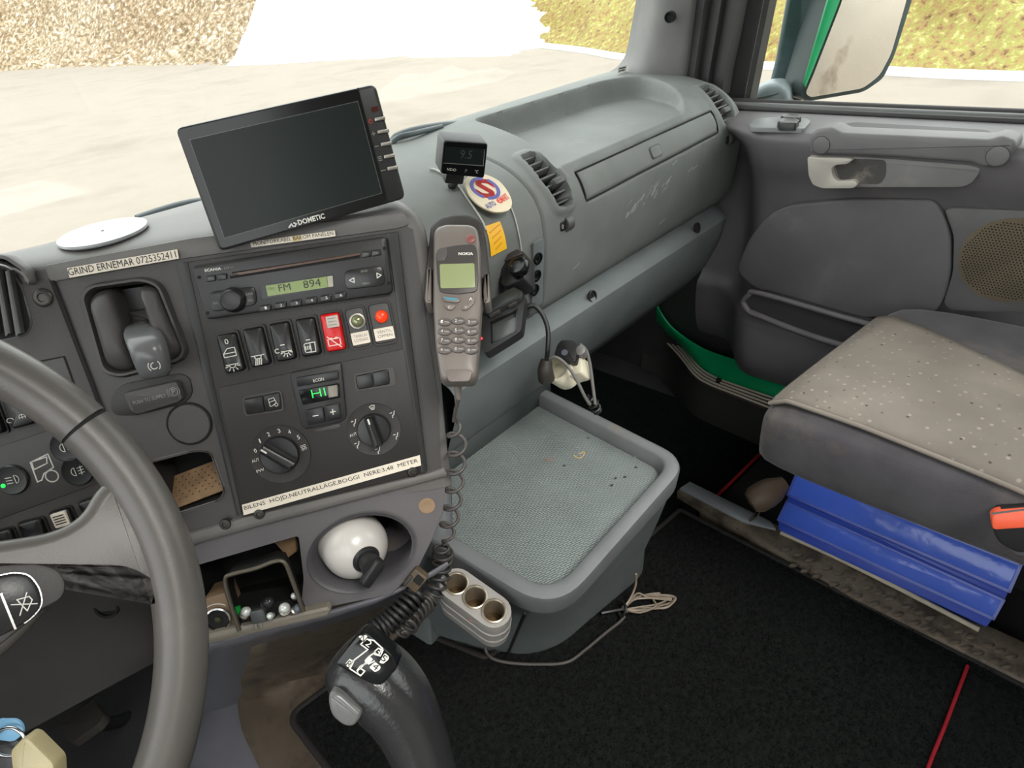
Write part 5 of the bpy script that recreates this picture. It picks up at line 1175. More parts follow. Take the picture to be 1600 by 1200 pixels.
for (ue, ve) in edge:
    row = [tunpt(ue, ve)]
    for k in range(1, 11):
        t = k/10; ur = 690 - (ve-992)*0.15; u = lerp(ue, ur, t); v = ve - (u-ue)*0.30*(1-smooth01((ve-992)/260))
        row.append(tunpt(u, v))
    br_rows.append(row)
o = sheet('rubber_cover', br_rows, M_BROWN, thick=0.003, auto=60); tag(o, 'worn brown rubber sheet with a ragged edge between console and mat', 'floor cover')
# black carpet on the tunnel
M_CARPET = mat('black_carpet', (28, 30, 29), 1.0, var=0.35, vscale=120, bump=0.9, bscale=420, spec=0.05, sheen=0.0)
M_BIND = mat('carpet_binding', (34, 31, 30), 0.8)
mat_out = rnd([tuple(px(u, v, z=0.022).to_2d()) for u, v in ((452, 1120), (640, 982), (760, 1030), (900, 940), (1062, 798), (1620, 1085), (1900, 1260), (900, 1700), (620, 1340))], [0.02, 0.02, 0.01, 0.01, 0.005, 0.01, 0.01, 0.01, 0.01], 5)
FZ = Fr((0, 0, 0), (1, 0, 0), (0, 1, 0))
cp = thing('carpet_mat', (0.45, 0.2, 0.01), 'large black carpet mat on the tunnel beneath the tray unit', 'mat')
prism('pile', FZ, mat_out, 0.008, 0.026, M_CARPET, cp, bev=0.006)
tube('binding', [V((a, b, 0.022)) for a, b in mat_out], 0.006, M_BIND, cp, 8, closed=True, sub=1)
# fibres, so the pile has real depth near the lens
bm = bmesh.new(); rf = random.Random(5); cnt = 0
while cnt < 26000:
    x, y = rf.uniform(0.12, 0.86), rf.uniform(-0.12, 0.68)
    if poly_sd(mat_out, x, y) > -0.006: continue
    h = rf.uniform(0.003, 0.007); a = rf.uniform(0, 6.28); w = 0.0011; lx_, ly_ = rf.uniform(-0.004, 0.004), rf.uniform(-0.004, 0.004)
    v0 = bm.verts.new((x-w*math.cos(a), y-w*math.sin(a), 0.025)); v1 = bm.verts.new((x+w*math.cos(a), y+w*math.sin(a), 0.025)); v2 = bm.verts.new((x+lx_, y+ly_, 0.026+h)); bm.faces.new((v0, v1, v2)); cnt += 1
o = fin('fibres', bm, M_CARPET, cp, smooth=False); o['kind'] = 'stuff'
rs = Fr((0, 0, 0.03), (1, 0, 0), (0, 1, 0))
M_REDCORD = mat('red_piping', (150, 24, 36), 0.6, bump=0)
tube('red_piping', [px(1512, 1040, z=0.032), px(1495, 1085, z=0.032), px(1474, 1140, z=0.032), px(1450, 1200, z=0.032), px(1420, 1290, z=0.032)], 0.0024, M_REDCORD, cp, 8)
# passenger footwell mat
fm = thing('footwell_mat', (1.0, 0.6, 0), 'black footwell mat with a red piped rear edge in front of the seat', 'mat')
q = [tuple(px(u, v, z=0.016).to_2d()) for u, v in ((1112, 783), (1200, 697))]
q = [q[0], q[1], (1.16, 0.405), (1.16, 0.95), (0.62, 0.95), (0.62, 0.45)]
prism('pile', FZ, q, 0.0, 0.014, mat('footwell_pile', (15, 18, 18), 1.0, var=0.4, vscale=90, bump=0.8, bscale=350, spec=0.03), fm, bev=0.003)
tube('red_piping', [px(1112, 783, z=0.016), px(1155, 741, z=0.016), px(1200, 697, z=0.016), px(1230, 668, z=0.016)], 0.0032, M_REDCORD, fm, 8)
# dirty kick strip beside the seat, with cleats
ks = thing('kick_strip', (0.86, 0.2, 0), 'dirty metal kick strip with raised cleats beside the binders', 'strip')
sq = [tuple(px(u, v, z=0.03).to_2d()) for u, v in ((1058, 768), (1078, 752), (1218, 822), (1545, 978), (1640, 1022), (1640, 1088), (1600, 1066), (1330, 932))]
prism('strip', FZ, sq, 0.0, 0.032, mat('dirty_strip', (106, 96, 84), 0.55, var=0.3, vscale=30, dirt=(66, 58, 50), dthr=0.45, dscale=24, bump=0.5, bscale=120), ks, bev=0.004)
ml = prism('metal_end', FZ, [tuple(px(u, v, z=0.034).to_2d()) for u, v in ((1062, 764), (1078, 753), (1205, 815), (1212, 828), (1160, 815))], 0.02, 0.036, mat('blue_steel', (150, 156, 162), 0.35, metal=0.4), ks, bev=0.003)
for i in range(19):
    for j in range(2):
        u = 1230 + i*21 + j*11 - (i % 3)*3; v = 868 + (u-1230)*0.477 + (j-0.5)*20
        if u > 1590: continue
        p = px(u, v, z=0.033); f = Fr(p, (0.7, -0.7, 0), (0.7, 0.7, 0)); prism('cleat', f, circ(0, 0, 0.0085, 10, 0.003), -0.002, 0.0022, MATS['dirty_strip'], ks, bev=0.001)

# ================================================================== TRAY UNIT
TZ = 0.340
tu = thing('tray_unit', (0.48, 0.45, 0.02), 'grey engine tunnel tray unit with a rimmed rubber top', 'tray')
T = [px(u, v, z=TZ).to_2d() for u, v in ((672, 700), (806, 582), (1080, 718), (868, 960), (671, 842))]
Bp = [(0.33, 0.60), (0.60, 0.62)] + [tuple(px(u, v, z=zb_).to_2d()) for u, v, zb_ in ((1026, 862, 0.05), (846, 1046, 0.0), (612, 985, 0.0))]
rT = [0.004, 0.008, 0.045, 0.055, 0.006]
def ring(pts, z, r=rT, ins=0.0, n=8):
    P = [V(p) for p in pts]; c = sum(P, V((0, 0)))/len(P)
    Q = []
    for i in range(len(P)):
        d0 = (P[i-1]-P[i]).normalized(); d1 = (P[(i+1) % len(P)]-P[i]).normalized(); bis = (d0+d1)
        s_ = abs(d0.x*d1.y-d0.y*d1.x); k = (d0+d1)/max(s_, 0.2)
        if (k.dot(c-P[i])) < 0: k = -k
        Q.append(P[i] + k*ins)
    return [V((a, b, z)) for a, b in rnd([tuple(p) for p in Q], r, n)]
mid = [lerp(V(t), V(b_), 0.12) for t, b_ in zip(T, Bp)]
m2 = [lerp(V(t), V(b_), 0.10) for t, b_ in zip(T, Bp)]
loft('body', [ring(m2, TZ-0.038, ins=0.003), ring([lerp(V(t), V(b_), 0.45) for t, b_ in zip(T, Bp)], TZ-0.14, [0.004, 0.008, 0.05, 0.06, 0.02], ins=0.003), ring([lerp(V(t), V(b_), 0.8) for t, b_ in zip(T, Bp)], 0.10, [0.004, 0.008, 0.06, 0.065, 0.04], ins=0.003), ring(Bp, 0.012, [0.004, 0.008, 0.06, 0.07, 0.05])], M_LOWER, tu, auto=50)
rr_in = [0.004, 0.012, 0.03, 0.04, 0.004]
loft('rim', [ring(m2, TZ-0.042), ring([lerp(V(t), V(b_), 0.02) for t, b_ in zip(T, Bp)], TZ-0.008), ring(T, TZ-0.002, ins=0.002), ring(T, TZ, ins=0.006), ring(T, TZ, rr_in, ins=0.018), ring(T, TZ-0.003, rr_in, ins=0.021), ring(T, TZ-0.022, rr_in, ins=0.024), ring(T, TZ-0.024, rr_in, ins=0.05)], mat('tray_grey', (104, 106, 108), 0.5, dirt=(124, 116, 106), dthr=0.62), tu, caps=False, auto=50)
# ribbed rubber inlay
m = mat('basketweave_rubber', (128, 136, 135), 0.42, bump=0, var=0.1, dirt=(118, 110, 98), dthr=0.66)
N_, L_ = m.node_tree.nodes, m.node_tree.links
tc = N_.new('ShaderNodeTexCoord'); mp = N_.new('ShaderNodeMapping'); mp.inputs['Rotation'].default_value = (0, 0, math.radians(20)); L_.new(tc.outputs['Object'], mp.inputs['Vector'])
bk_ = N_.new('ShaderNodeTexBrick'); bk_.inputs['Scale'].default_value = 130; bk_.inputs['Mortar Size'].default_value = 0.06; bk_.inputs['Mortar Smooth'].default_value = 0.6; bk_.inputs['Brick Width'].default_value = 0.95; bk_.inputs['Row Height'].default_value = 0.38
bk_.inputs['Color1'].default_value = (1, 1, 1, 1); bk_.inputs['Color2'].default_value = (0.85, 0.85, 0.85, 1); bk_.inputs['Mortar'].default_value = (0, 0, 0, 1)
L_.new(mp.outputs[0], bk_.inputs['Vector']); bp_ = N_.new('ShaderNodeBump'); bp_.inputs['Strength'].default_value = 1.0; bp_.inputs['Distance'].default_value = 0.003
L_.new(bk_.outputs['Color'], bp_.inputs['Height']); L_.new(bp_.outputs['Normal'], N_['Principled BSDF'].inputs['Normal'])
pbw = N_['Principled BSDF']; cs = pbw.inputs['Base Color'].links[0].from_socket; mw = N_.new('ShaderNodeMix'); mw.data_type = 'RGBA'; mw.blend_type = 'MULTIPLY'; mw.inputs[0].default_value = 0.5
L_.new(cs, mw.inputs[6]); L_.new(bk_.outputs['Color'], mw.inputs[7]); L_.new(mw.outputs[2], pbw.inputs['Base Color'])
inl = ring(T, TZ, rr_in, ins=0.0265); hz = []
for u, v in ((919, 684), (881, 727), (993, 713), (993, 730), (961, 747), (976, 745), (955, 758), (1029, 747), (1014, 764)):
    p = px(u, v, z=TZ-0.020); hz.append(circ(p.x, p.y, 0.0026, 8))
il = plate('rubber_inlay', Fr((0, 0, TZ), (1, 0, 0), (0, 1, 0)), [(p.x, p.y) for p in inl], hz, -0.024, -0.020, m, tu)
fz = Fr((0, 0, TZ-0.020), (1, 0, 0), (0, 1, 0))
for h_ in hz:
    prism('screw_hole', fz, h_, -0.0035, -0.003, M_VOID, il)
P = [fz.pix(u, v) for u, v in ((897, 712), (904, 717), (911, 713), (914, 706), (905, 709))]; strokes('paint_mark', fz, [P], 0.0016, 0.0002, mat('ochre_mark', (190, 160, 105), 0.6, bump=0), il)
P = [fz.pix(u, v) for u, v in ((850, 717), (858, 722), (866, 714))]; strokes('red_mark', fz, [P], 0.0012, 0.0002, mat('faded_red', (150, 100, 88), 0.6, bump=0), il)
# cover panel gap and lower foot on the driver side
Tl, Tn, Bl, Bn = [V((p[0], p[1], z)) for p, z in ((T[4], TZ-0.045), (T[3], TZ-0.045), (Bp[4], 0.02), (Bp[3], 0.02))]
Tl, Tn = V((m2[4].x, m2[4].y, TZ-0.045)), V((m2[3].x, m2[3].y, TZ-0.045))
nn_ = (Tn-Tl).cross(Bl-Tl).normalized()
if nn_.dot(EYE-Tl) < 0: nn_ = -nn_
def side(q, t): return Tl.lerp(Tn, q).lerp(Bl.lerp(Bn, q), t) + nn_*0.001
sfr = Fr(side(0.4, 0.3), (Tn-Tl), (Tl-Bl))
if sfr.n.dot(EYE-sfr.o) < 0: sfr = Fr(sfr.o, -sfr.a, sfr.b)
tube('panel_gap', [side(0.80, t/6) for t in range(7)], 0.0022, M_VOID, tu, 6, sub=1)
# triple socket
ts = thing('triple_socket', sfr.w(*sfr.pix(742, 970), 0.01), 'silver grey triple lighter socket screwed to the tray unit', 'socket')
zs = zz(640, 820, 1/0.3)
so_o = sfr.w(*sfr.pix(742, 955), 0.040)
Sx = (EYE + ray(771, 951)*((so_o-EYE).dot(sfr.n)/ray(771, 951).dot(sfr.n))) - (EYE + ray(713, 914)*((so_o-EYE).dot(sfr.n)/ray(713, 914).dot(sfr.n)))
SF = Fr(EYE + ray(742, 933)*((so_o-EYE).dot(sfr.n)/ray(742, 933).dot(sfr.n)), Sx, sfr.n)
# sockets open upwards and towards the driver
axs = (-ray(742, 935).normalized()*0.86 + cy*0.52).normalized(); SF = Fr(SF.o, Sx - axs*Sx.dot(axs), axs.cross(Sx - axs*Sx.dot(axs)))
if SF.n.dot(axs) < 0: SF = Fr(SF.o, -SF.a, SF.b)
Lh = Sx.length/2; M_SIL = mat('silver_plastic', (140, 137, 134), 0.35, bump=0.05, var=0.05)
def stad(l, r, n=10): return [(l + r*math.cos(t), r*math.sin(t)) for t in [-math.pi/2+math.pi*k/n for k in range(n+1)]] + [(-l + r*math.cos(t), r*math.sin(t)) for t in [math.pi/2+math.pi*k/n for k in range(n+1)]]
RS = 0.0195; CX = [-Lh, 0, Lh]
body_h = 0.056
rings = []
for r_, c_ in ((RS*0.80, -body_h), (RS*0.95, -body_h+0.003), (RS*0.98, -body_h*0.72), (RS*1.03, -body_h*0.70), (RS*1.03, -body_h*0.66), (RS*0.99, -body_h*0.64), (RS*1.0, -body_h*0.40), (RS*1.05, -body_h*0.38), (RS*1.05, -body_h*0.34), (RS*1.0, -body_h*0.32), (RS*1.02, -0.006), (RS*0.98, -0.002), (RS*0.92, 0.0)):
    rings.append([SF.w(a, b, c_) for a, b in stad(Lh, r_)])
loft('body', rings[:-1], M_SIL, ts, caps=False, auto=35)
plate('top', SF, stad(Lh, RS*0.985), [circ(x, 0, 0.0118, 24) for x in CX], -0.003, 0.0, M_SIL, ts)
prism('bottom', SF, stad(Lh, RS*0.80), -body_h-0.001, -body_h+0.002, M_SIL, ts)
for x in CX:
    so_ = lathe('socket_ring', SF.at(x, 0, 0), [(0.0142, -0.001), (0.0142, 0.0016), (0.0128, 0.0022), (0.0116, 0.0010), (0.0112, -0.028)], M_CHROME if False else mat('ring_nickel', (150, 140, 124), 0.3, metal=0.6), ts, 28, cap0=False, cap1=False)
    lathe('contact', SF.at(x, 0, -0.028), [(0.0112, 0), (0.004, 0.0), (0.0035, 0.005), (0.001, 0.005)], mat('dark_brass', (84, 68, 44), 0.4, metal=0.6), so_, 16)
a, b = 0.004, -RS*1.0; q = SF.w(Lh*0.35, -RS*1.005 if SF.b.dot(EYE-SF.o) < 0 else RS*1.005, -0.012)
f_ = Fr(q, SF.a, SF.n); lathe('pilot_led', Fr(q, SF.a, SF.n if False else SF.n), [(0.0014, -0.001), (0.0012, 0.001)], mat('pilot_red', (200, 90, 80), 0.3, bump=0), ts, 8)
tube('cable', [px(u, v, z=z) for u, v, z in ((758, 1000, 0.05), (760, 1018, 0.035), (772, 1030, 0.033), (800, 1036, 0.033), (840, 1038, 0.033), (885, 1035, 0.033), (915, 1015, 0.033), (945, 990, 0.033), (968, 972, 0.034), (976, 963, 0.036))], 0.0026, mat('loose_cable', (70, 66, 64), 0.45, bump=0), ts, 8)
# bundled cable lying on the carpet
cbn = thing('cable_bundle', px(985, 950, z=0.03), 'bundle of thin brown-grey cable tied up on the black carpet', 'cable')
M_BUN = mat('bundle_cable', (134, 122, 108), 0.4, bump=0, var=0.2, vscale=80)
rb_ = random.Random(2)
for k in range(5):
    L = [(972+rb_.uniform(-3, 3), 950+rb_.uniform(-4, 4)), (995, 935+rb_.uniform(-8, 4)), (1020+rb_.uniform(-8, 25), 928+rb_.uniform(-4, 8)), (1045+rb_.uniform(-25, 18), 936+rb_.uniform(-3, 6)), (1030+rb_.uniform(-8, 10), 946+rb_.uniform(-2, 4)), (1000, 952+rb_.uniform(-4, 5)), (974+rb_.uniform(-3, 3), 954+rb_.uniform(-3, 3))]
    tube('cable_loop', [px(u, v, z=0.036+0.004*math.sin(i*1.3+k)) for i, (u, v) in enumerate(L)], 0.0016, M_BUN, cbn, 6)
tube('tie', [px(972, 938, z=0.045), px(978, 950, z=0.048), px(972, 964, z=0.036), px(966, 954, z=0.036)], 0.0024, M_BLACKCABLE, cbn, 6)
tube('cable_tail', [px(u, v, z=z) for u, v, z in ((994, 897, 0.10), (993, 915, 0.07), (985, 935, 0.05), (974, 950, 0.042))], 0.0018, M_BUN, cbn, 6)
tube('cable_tail', [px(u, v, z=z) for u, v, z in ((940, 958, 0.04), (955, 955, 0.04), (972, 952, 0.042))], 0.0026, M_BLACKCABLE, cbn, 6)

# ================================================================== STEERING WHEEL
s_, t_ = -0.051, 0.937
WF = Fr(V((-0.166, 0.454, H-0.280)), (math.cos(s_), math.sin(s_), 0), V((0, 0, 0)) + (V((math.sin(s_)*math.sin(t_), -math.cos(s_)*math.sin(t_), math.cos(t_))).cross(V((math.cos(s_), math.sin(s_), 0)))))
sw = thing('steering_wheel', WF.w(0, 0, -0.05), 'black leather steering wheel with a worn glossy rim', 'steering wheel')
M_LEATHER = mat('worn_leather', (80, 77, 74), 0.36, var=0.08, bump=0.06, bscale=600, dirt=(92, 88, 84), dthr=0.58, dscale=12)
RW, rw = 0.225, 0.0168
def rim_arc(t0, t1, n=80, r=rw): 
    bm_ = bmesh.new(); _tube(bm_, [WF.w(RW*math.cos(t0+(t1-t0)*i/n), RW*math.sin(t0+(t1-t0)*i/n), 0) for i in range(n+1)], r, 18); return bm_
a1, b1 = WF.pix(133, 668); ta = math.atan2(b1, a1)
fin('rim', rim_arc(ta-2*math.pi+0.008, ta-0.004, 160), M_LEATHER, sw, auto=60)
fin('rim_joint', rim_arc(ta-0.01, ta+0.014, 4, rw-0.0012), M_VOID, sw, auto=60)
hub = prism('hub', WF, circ(0, 0, 0.085, 40), -0.05, 0.006, M_BLACK, sw, bev=0.008)
sp = [(-160, 860), (0, 846), (80, 833), (126, 810), (148, 770), (175, 745), (225, 760), (262, 830), (268, 900), (252, 960), (236, 935), (212, 912), (180, 901), (130, 905), (95, 925), (45, 985), (0, 1028), (-160, 1140)]
prism('spoke', WF, rnd(WF.pp(sp), 0.010, 4), -0.013, 0.009, M_LEATHER, sw, bev=0.008, seg=4)
prism('spoke', WF, [(-a-0.0, b) for a, b in rnd(WF.pp(sp), 0.010, 4)], -0.013, 0.009, M_LEATHER, sw, bev=0.008, seg=4)
inl_ = [(-160, 895), (0, 883), (60, 880), (92, 890), (104, 912), (98, 935), (60, 955), (40, 975), (0, 1008), (-160, 1120)]
ins_ = prism('spoke_inlay', WF, rnd(WF.pp(inl_, 0.009), 0.008, 4), 0.004, 0.0105, M_PANEL2, sw, bev=0.002)
bq = [(-60, 915), (20, 895), (45, 898), (62, 920), (66, 945), (50, 965), (20, 985), (-60, 1020)]
bt = prism('spoke_button', WF, rnd(WF.pp(bq, 0.010), 0.006, 4), 0.006, 0.0135, M_ROCK, sw, bev=0.002)
q = rnd(WF.pp(bq, 0.0105), 0.006, 4); strokes('chrome_trim', WF, [q[:int(len(q)*0.75)]], 0.0014, 0.0108, M_CHROME, sw)
strokes('button_gap', WF, [WF.pp([(2, 928), (24, 982)], 0.0135)], 0.0012, 0.0136, M_CHROME, bt)
f = WF.at(*WF.pix(37, 944, 0.0136), 0.0137, 0.15); s = 0.0045
strokes('horn_icon', f, [[(-0.2*s, s), (-0.2*s, -s), (1.0*s, -0.2*s), (1.0*s, 0.4*s), (-0.2*s, s)], [(-s, s*0.9), (1.1*s, -1.0*s)], [(-1.1*s, -0.9*s), (1.1*s, 1.0*s)]], 0.0006, 0, M_WHITE, bt)
tube('column', [WF.w(0, 0, -0.04), WF.w(0, 0.03, -0.18), WF.w(0, 0.05, -0.32)], [0.05, 0.045, 0.04], M_BLACK, sw, 16)
# ================================================================== KNEE PANEL, PEDAL, KEYS
kn = thing('knee_panel', K.w(-0.3, -0.3, -0.02), 'dark grey lower dash panel under the steering wheel with an oval hole', 'panel')
tp = [K.w(a, -0.232, -0.004) for a in (-0.5, -0.42, -0.34, -0.26, -0.17)]
bt_ = [px(u, v, d=dd_) for u, v, dd_ in ((-120, 1225, 0.78), (-20, 1172, 0.77), (60, 1130, 0.76), (155, 1078, 0.745), (262, 1022, 0.72))]
rows_k = [[a_.lerp(b_, k/6) + K.n*(-0.008*math.sin(math.pi*k/6)) for a_, b_ in zip(tp, bt_)] for k in range(7)]
rows_k.append([p + V((0.0, 0.15, -0.01)) for p in bt_])
sheet('panel', rows_k, M_PANEL2, kn, thick=0.004, auto=40)
hp = tp[3].lerp(bt_[3], 0.45); f = Fr(px(166, 949, d=0.685), K.a, K.b); lathe('bolt_hole', f, [(0.013, -0.002), (0.012, 0.001), (0.0095, 0.0005), (0.009, -0.004), (0.001, -0.004)], M_VOID, kn, 20)
pdl = thing('brake_pedal', px(120, 1160, d=1.0), 'dark rubber brake pedal deep in the driver footwell', 'pedal')
pf_ = Fr(px(126, 1126, d=0.95), px(150, 1108, d=0.95)-px(126, 1126, d=0.95), px(115, 1105, d=1.0)-px(126, 1126, d=0.95))
prism('pad', pf_, rnd(pf_.pp([(90, 1134), (146, 1094), (163, 1116), (152, 1132), (112, 1160), (104, 1158)]), 0.006), -0.012, 0.0, mat('pedal_rubber', (44, 40, 36), 0.7), pdl, bev=0.002)
tube('arm', [pf_.w(0, 0, -0.01), pf_.w(0.0, 0.04, -0.06), pf_.w(0, 0.14, -0.12)], 0.010, M_BLACK, pdl, 8)
ky = thing('key_bunch', px(30, 1190, d=0.42), 'bunch of keys with a blue tag and a yellowed plastic fob', 'keys')
kf_ = Fr(px(50, 1180, d=0.42), cx, cy)
tube('key_ring', [kf_.w(*kf_.pix(u, v), 0) for u, v in ((0, 1142), (18, 1137), (34, 1146), (41, 1162), (36, 1174), (20, 1180), (0, 1178), (-15, 1160))], 0.0011, M_CHROME, ky, 8, closed=True)
prism('blue_tag', kf_, rnd(kf_.pp([(-12, 1128), (20, 1128), (30, 1138), (30, 1152), (14, 1164), (-12, 1160)]), 0.003), -0.005, -0.003, mat('tag_blue', (120, 170, 205), 0.3, bump=0), ky, bev=0.0006)
prism('plastic_fob', kf_, rnd(kf_.pp([(22, 1168), (42, 1148), (52, 1150), (90, 1188), (92, 1230), (30, 1240)]), 0.003), -0.008, 0.004, mat('fob_yellow', (178, 166, 128), 0.35), ky, bev=0.002)
tube('key_blade', [kf_.w(*kf_.pix(5, 1200), -0.009), kf_.w(*kf_.pix(5, 1200), -0.009).lerp(WF.w(0.035, 0.0, -0.13), 0.5), WF.w(0.035, 0.0, -0.13)], 0.003, M_STEEL, ky, 8)
prism('key_head', kf_, rnd(kf_.pp([(-20, 1170), (15, 1160), (28, 1185), (20, 1230), (-20, 1240)]), 0.004), -0.012, -0.006, M_BLACK, ky, bev=0.002)

# ================================================================== GEAR LEVER
gl = thing('gear_lever', (0.12, 0.12, 0.02), 'black gear lever with a printed shift pattern on its knob', 'gear lever')
zg = zz(400, 900); GD = 0.455
GF = Fr(px(590, 1055, d=GD), cx, cy)
M_GEAR = mat('gear_black', (40, 40, 41), 0.22, bump=0.12, bscale=400)
axis_px = [((530, 1016), 16, 0.012), ((534, 1020), 34, 0.022), ((545, 1030), 48, 0.028), ((566, 1046), 55, 0.031), ((592, 1064), 57, 0.032), ((618, 1090), 55, 0.031), ((636, 1120), 50, 0.029), ((651, 1155), 46, 0.028), ((666, 1195), 43, 0.027), ((684, 1260), 40, 0.026), ((700, 1340), 36, 0.024)]
rings = []
for i, ((u, v), hw, hd) in enumerate(axis_px):
    a, b = GF.pix(u, v); j0, j1 = max(0, i-1), min(len(axis_px)-1, i+1)
    q0, q1 = axis_px[j0][0], axis_px[j1][0]; d = V((q1[0]-q0[0], -(q1[1]-q0[1]))).normalized(); pr = V((-d.y, d.x)); m_ = GD/F_PX
    rings.append([GF.w(a + pr.x*hw*m_*math.copysign(abs(math.cos(t))**0.85, math.cos(t)), b + pr.y*hw*m_*math.copysign(abs(math.cos(t))**0.85, math.cos(t)), hd*math.copysign(abs(math.sin(t))**0.85, math.sin(t)) - 0.006*0) for t in [2*math.pi*k/20 for k in range(20)]])
loft('grip', rings, M_GEAR, gl, sub=1, auto=0)
sh0 = GF.w(*GF.pix(700, 1340), 0); tube('shaft', [sh0, sh0.lerp(V((0.12, 0.12, 0.02)), 0.5), V((0.12, 0.12, 0.02))], [0.02, 0.015, 0.03], M_RUBBER, gl, 12)
GP = 0.0335
cap = prism('pattern_plate', GF, rnd(GF.pp(zg([(488, 555), (560, 460), (640, 365), (690, 362), (865, 510), (888, 575), (782, 692), (720, 682)]), GP), 0.004, 4), 0.015, GP, M_GLOSS, gl, bev=0.002)
def gpp(pts): return GF.pp(zg(pts), GP)
GLN = [[(606, 530), (700, 458), (655, 425), (692, 392), (738, 402), (792, 452)], [(565, 545), (587, 520), (612, 532), (592, 572), (565, 545)], [(585, 575), (655, 622), (682, 592), (655, 575), (690, 535)],
       [(690, 545), (728, 520), (708, 500), (685, 525), (705, 548), (740, 530)], [(742, 488), (778, 498), (795, 462), (765, 450), (742, 470), (742, 488)], [(708, 500), (742, 478)], [(632, 590), (655, 560), (690, 545)]]
strokes('shift_pattern', GF, [gpp(q) for q in GLN], 0.0008, GP+0.0002, M_WHITE, cap)
prisms('pattern_block', GF, [rnd(gpp([(770, 540), (805, 480), (833, 505), (828, 522), (795, 548)]), 0.001), rnd(gpp([(708, 570), (745, 535), (780, 565), (776, 582), (745, 600)]), 0.001), rnd(gpp([(640, 375), (690, 368), (700, 385), (665, 405)]), 0.001), rnd(gpp([(562, 560), (585, 522), (605, 535), (585, 572)]), 0.001)], GP, GP+0.0004, M_WHITE, cap)
for ch, (x, y) in (('2', (705, 420)), ('3', (766, 472)), ('1', (704, 525)), ('C', (650, 594)), ('5', (800, 512)), ('4', (748, 565)), ('R', (583, 550)), ('N', (672, 388))):
    a, b = gpp([(x, y)])[0]; f = GF.at(a, b, GP+0.0006, math.radians(-38)); dk = ch in '54RN'
    txt('lettering', f, ch, (-0.0016, -0.002), (0.0018, -0.002), 0.0042, 0, M_INK if dk else M_WHITE, cap)
prism('range_switch', GF, rnd(GF.pp(zg([(495, 655), (560, 665), (690, 780), (685, 815), (645, 870), (590, 868), (510, 810), (488, 720)]), 0.02), 0.006, 4), 0.0, 0.036, mat('switch_grey', (96, 96, 96), 0.22, bump=0), gl, bev=0.003, seg=3)

# ================================================================== PASSENGER SEAT
seat = thing('passenger_seat', (0.9, -0.05, 0.0), 'grey passenger seat with a dotted fabric cushion and dark side bolsters', 'seat')
M_BOL = mat('bolster_velour', (72, 70, 73), 0.9, var=0.2, vscale=20, bump=0.3, bscale=500, spec=0.1, dirt=(96, 88, 82), dthr=0.56, dscale=7, sheen=0.15)
def seat_shear(x, y): return 0.13*(x-0.70)*smooth01((y+0.2)/0.4)
def seat_ring(y, x0, x1, z0, z1, n=28):
    cx_, cz_ = (x0+x1)/2, (z0+z1)/2; out = []
    for k in range(n):
        t = 2*math.pi*k/n; c, s = math.cos(t), math.sin(t); e = 0.34
        X_ = cx_ + (x1-x0)/2*math.copysign(abs(c)**e, c); out.append(V((X_, y - seat_shear(X_, y), cz_ + (z1-z0)/2*math.copysign(abs(s)**e, s))))
    return out
SZ = 0.425
SR = [(0.276, 0.80, 1.0, 0.325, 0.355), (0.274, 0.722, 1.04, 0.320, 0.388), (0.264, 0.690, 1.066, 0.318, 0.408), (0.24, 0.678, 1.075, 0.316, SZ-0.004), (0.15, 0.675, 1.076, 0.314, SZ), (0.0, 0.675, 1.076, 0.314, SZ), (-0.25, 0.675, 1.076, 0.314, SZ-0.005), (-0.5, 0.675, 1.076, 0.314, SZ-0.01)]
def seat_top(x, y):
    y = y + seat_shear(x, y+0.03); k = 0
    while k < len(SR)-2 and SR[k+1][0] > y: k += 1
    A, B = SR[k], SR[k+1]; t = max(0, min(1, (A[0]-y)/(A[0]-B[0]))); R_ = [lerp(a_, b_, t) for a_, b_ in zip(A, B)]
    dx = min(0.999, abs((x-(R_[1]+R_[2])/2)/((R_[2]-R_[1])/2))); e = 2/0.34
    return (R_[3]+R_[4])/2 + (R_[4]-R_[3])/2*(1-dx**e)**(1/e)
loft('cushion', [seat_ring(*r) for r in SR], M_BOL, seat, sub=1, auto=0)
# dotted centre fabric
m = mat('dotted_fabric', (118, 111, 104), 0.95, var=0.16, vscale=10, bump=0.25, bscale=800, spec=0.08, dirt=(134, 125, 114), dthr=0.56, dscale=6)
N_, L_ = m.node_tree.nodes, m.node_tree.links; pb = N_['Principled BSDF']; src = pb.inputs['Base Color'].links[0].from_socket
tc = N_.new('ShaderNodeTexCoord')
def dots(scale, off, thr, col, src):
    mp = N_.new('ShaderNodeMapping'); mp.inputs['Scale'].default_value = (scale, scale, 0.001); mp.inputs['Location'].default_value = off; mp.inputs['Rotation'].default_value = (0, 0, 0.5); L_.new(tc.outputs['Object'], mp.inputs['Vector'])
    vo = N_.new('ShaderNodeTexVoronoi'); vo.inputs['Scale'].default_value = 1; vo.inputs['Randomness'].default_value = 0.35; L_.new(mp.outputs[0], vo.inputs['Vector'])
    rp = N_.new('ShaderNodeValToRGB'); rp.color_ramp.elements[0].position = thr; rp.color_ramp.elements[1].position = thr+0.08; rp.color_ramp.elements[0].color = (1, 1, 1, 1); rp.color_ramp.elements[1].color = (0, 0, 0, 1)
    L_.new(vo.outputs['Distance'], rp.inputs['Fac']); mx = N_.new('ShaderNodeMix'); mx.data_type = 'RGBA'; mx.inputs[7].default_value = (*lin(col), 1); L_.new(rp.outputs['Color'], mx.inputs[0]); L_.new(src, mx.inputs[6]); return mx.outputs[2]
src = dots(72, (0, 0, 0), 0.11, (142, 134, 126), src); src = dots(52, (0.37, 0.21, 0), 0.04, (70, 60, 55), src); L_.new(src, pb.inputs['Base Color'])
FLc, FRc, RRc, RLc = px(1214, 620, z=SZ-0.004), px(1383, 486, z=SZ), px(1700, 640, z=SZ), px(1700, 797, z=SZ)
rows = []
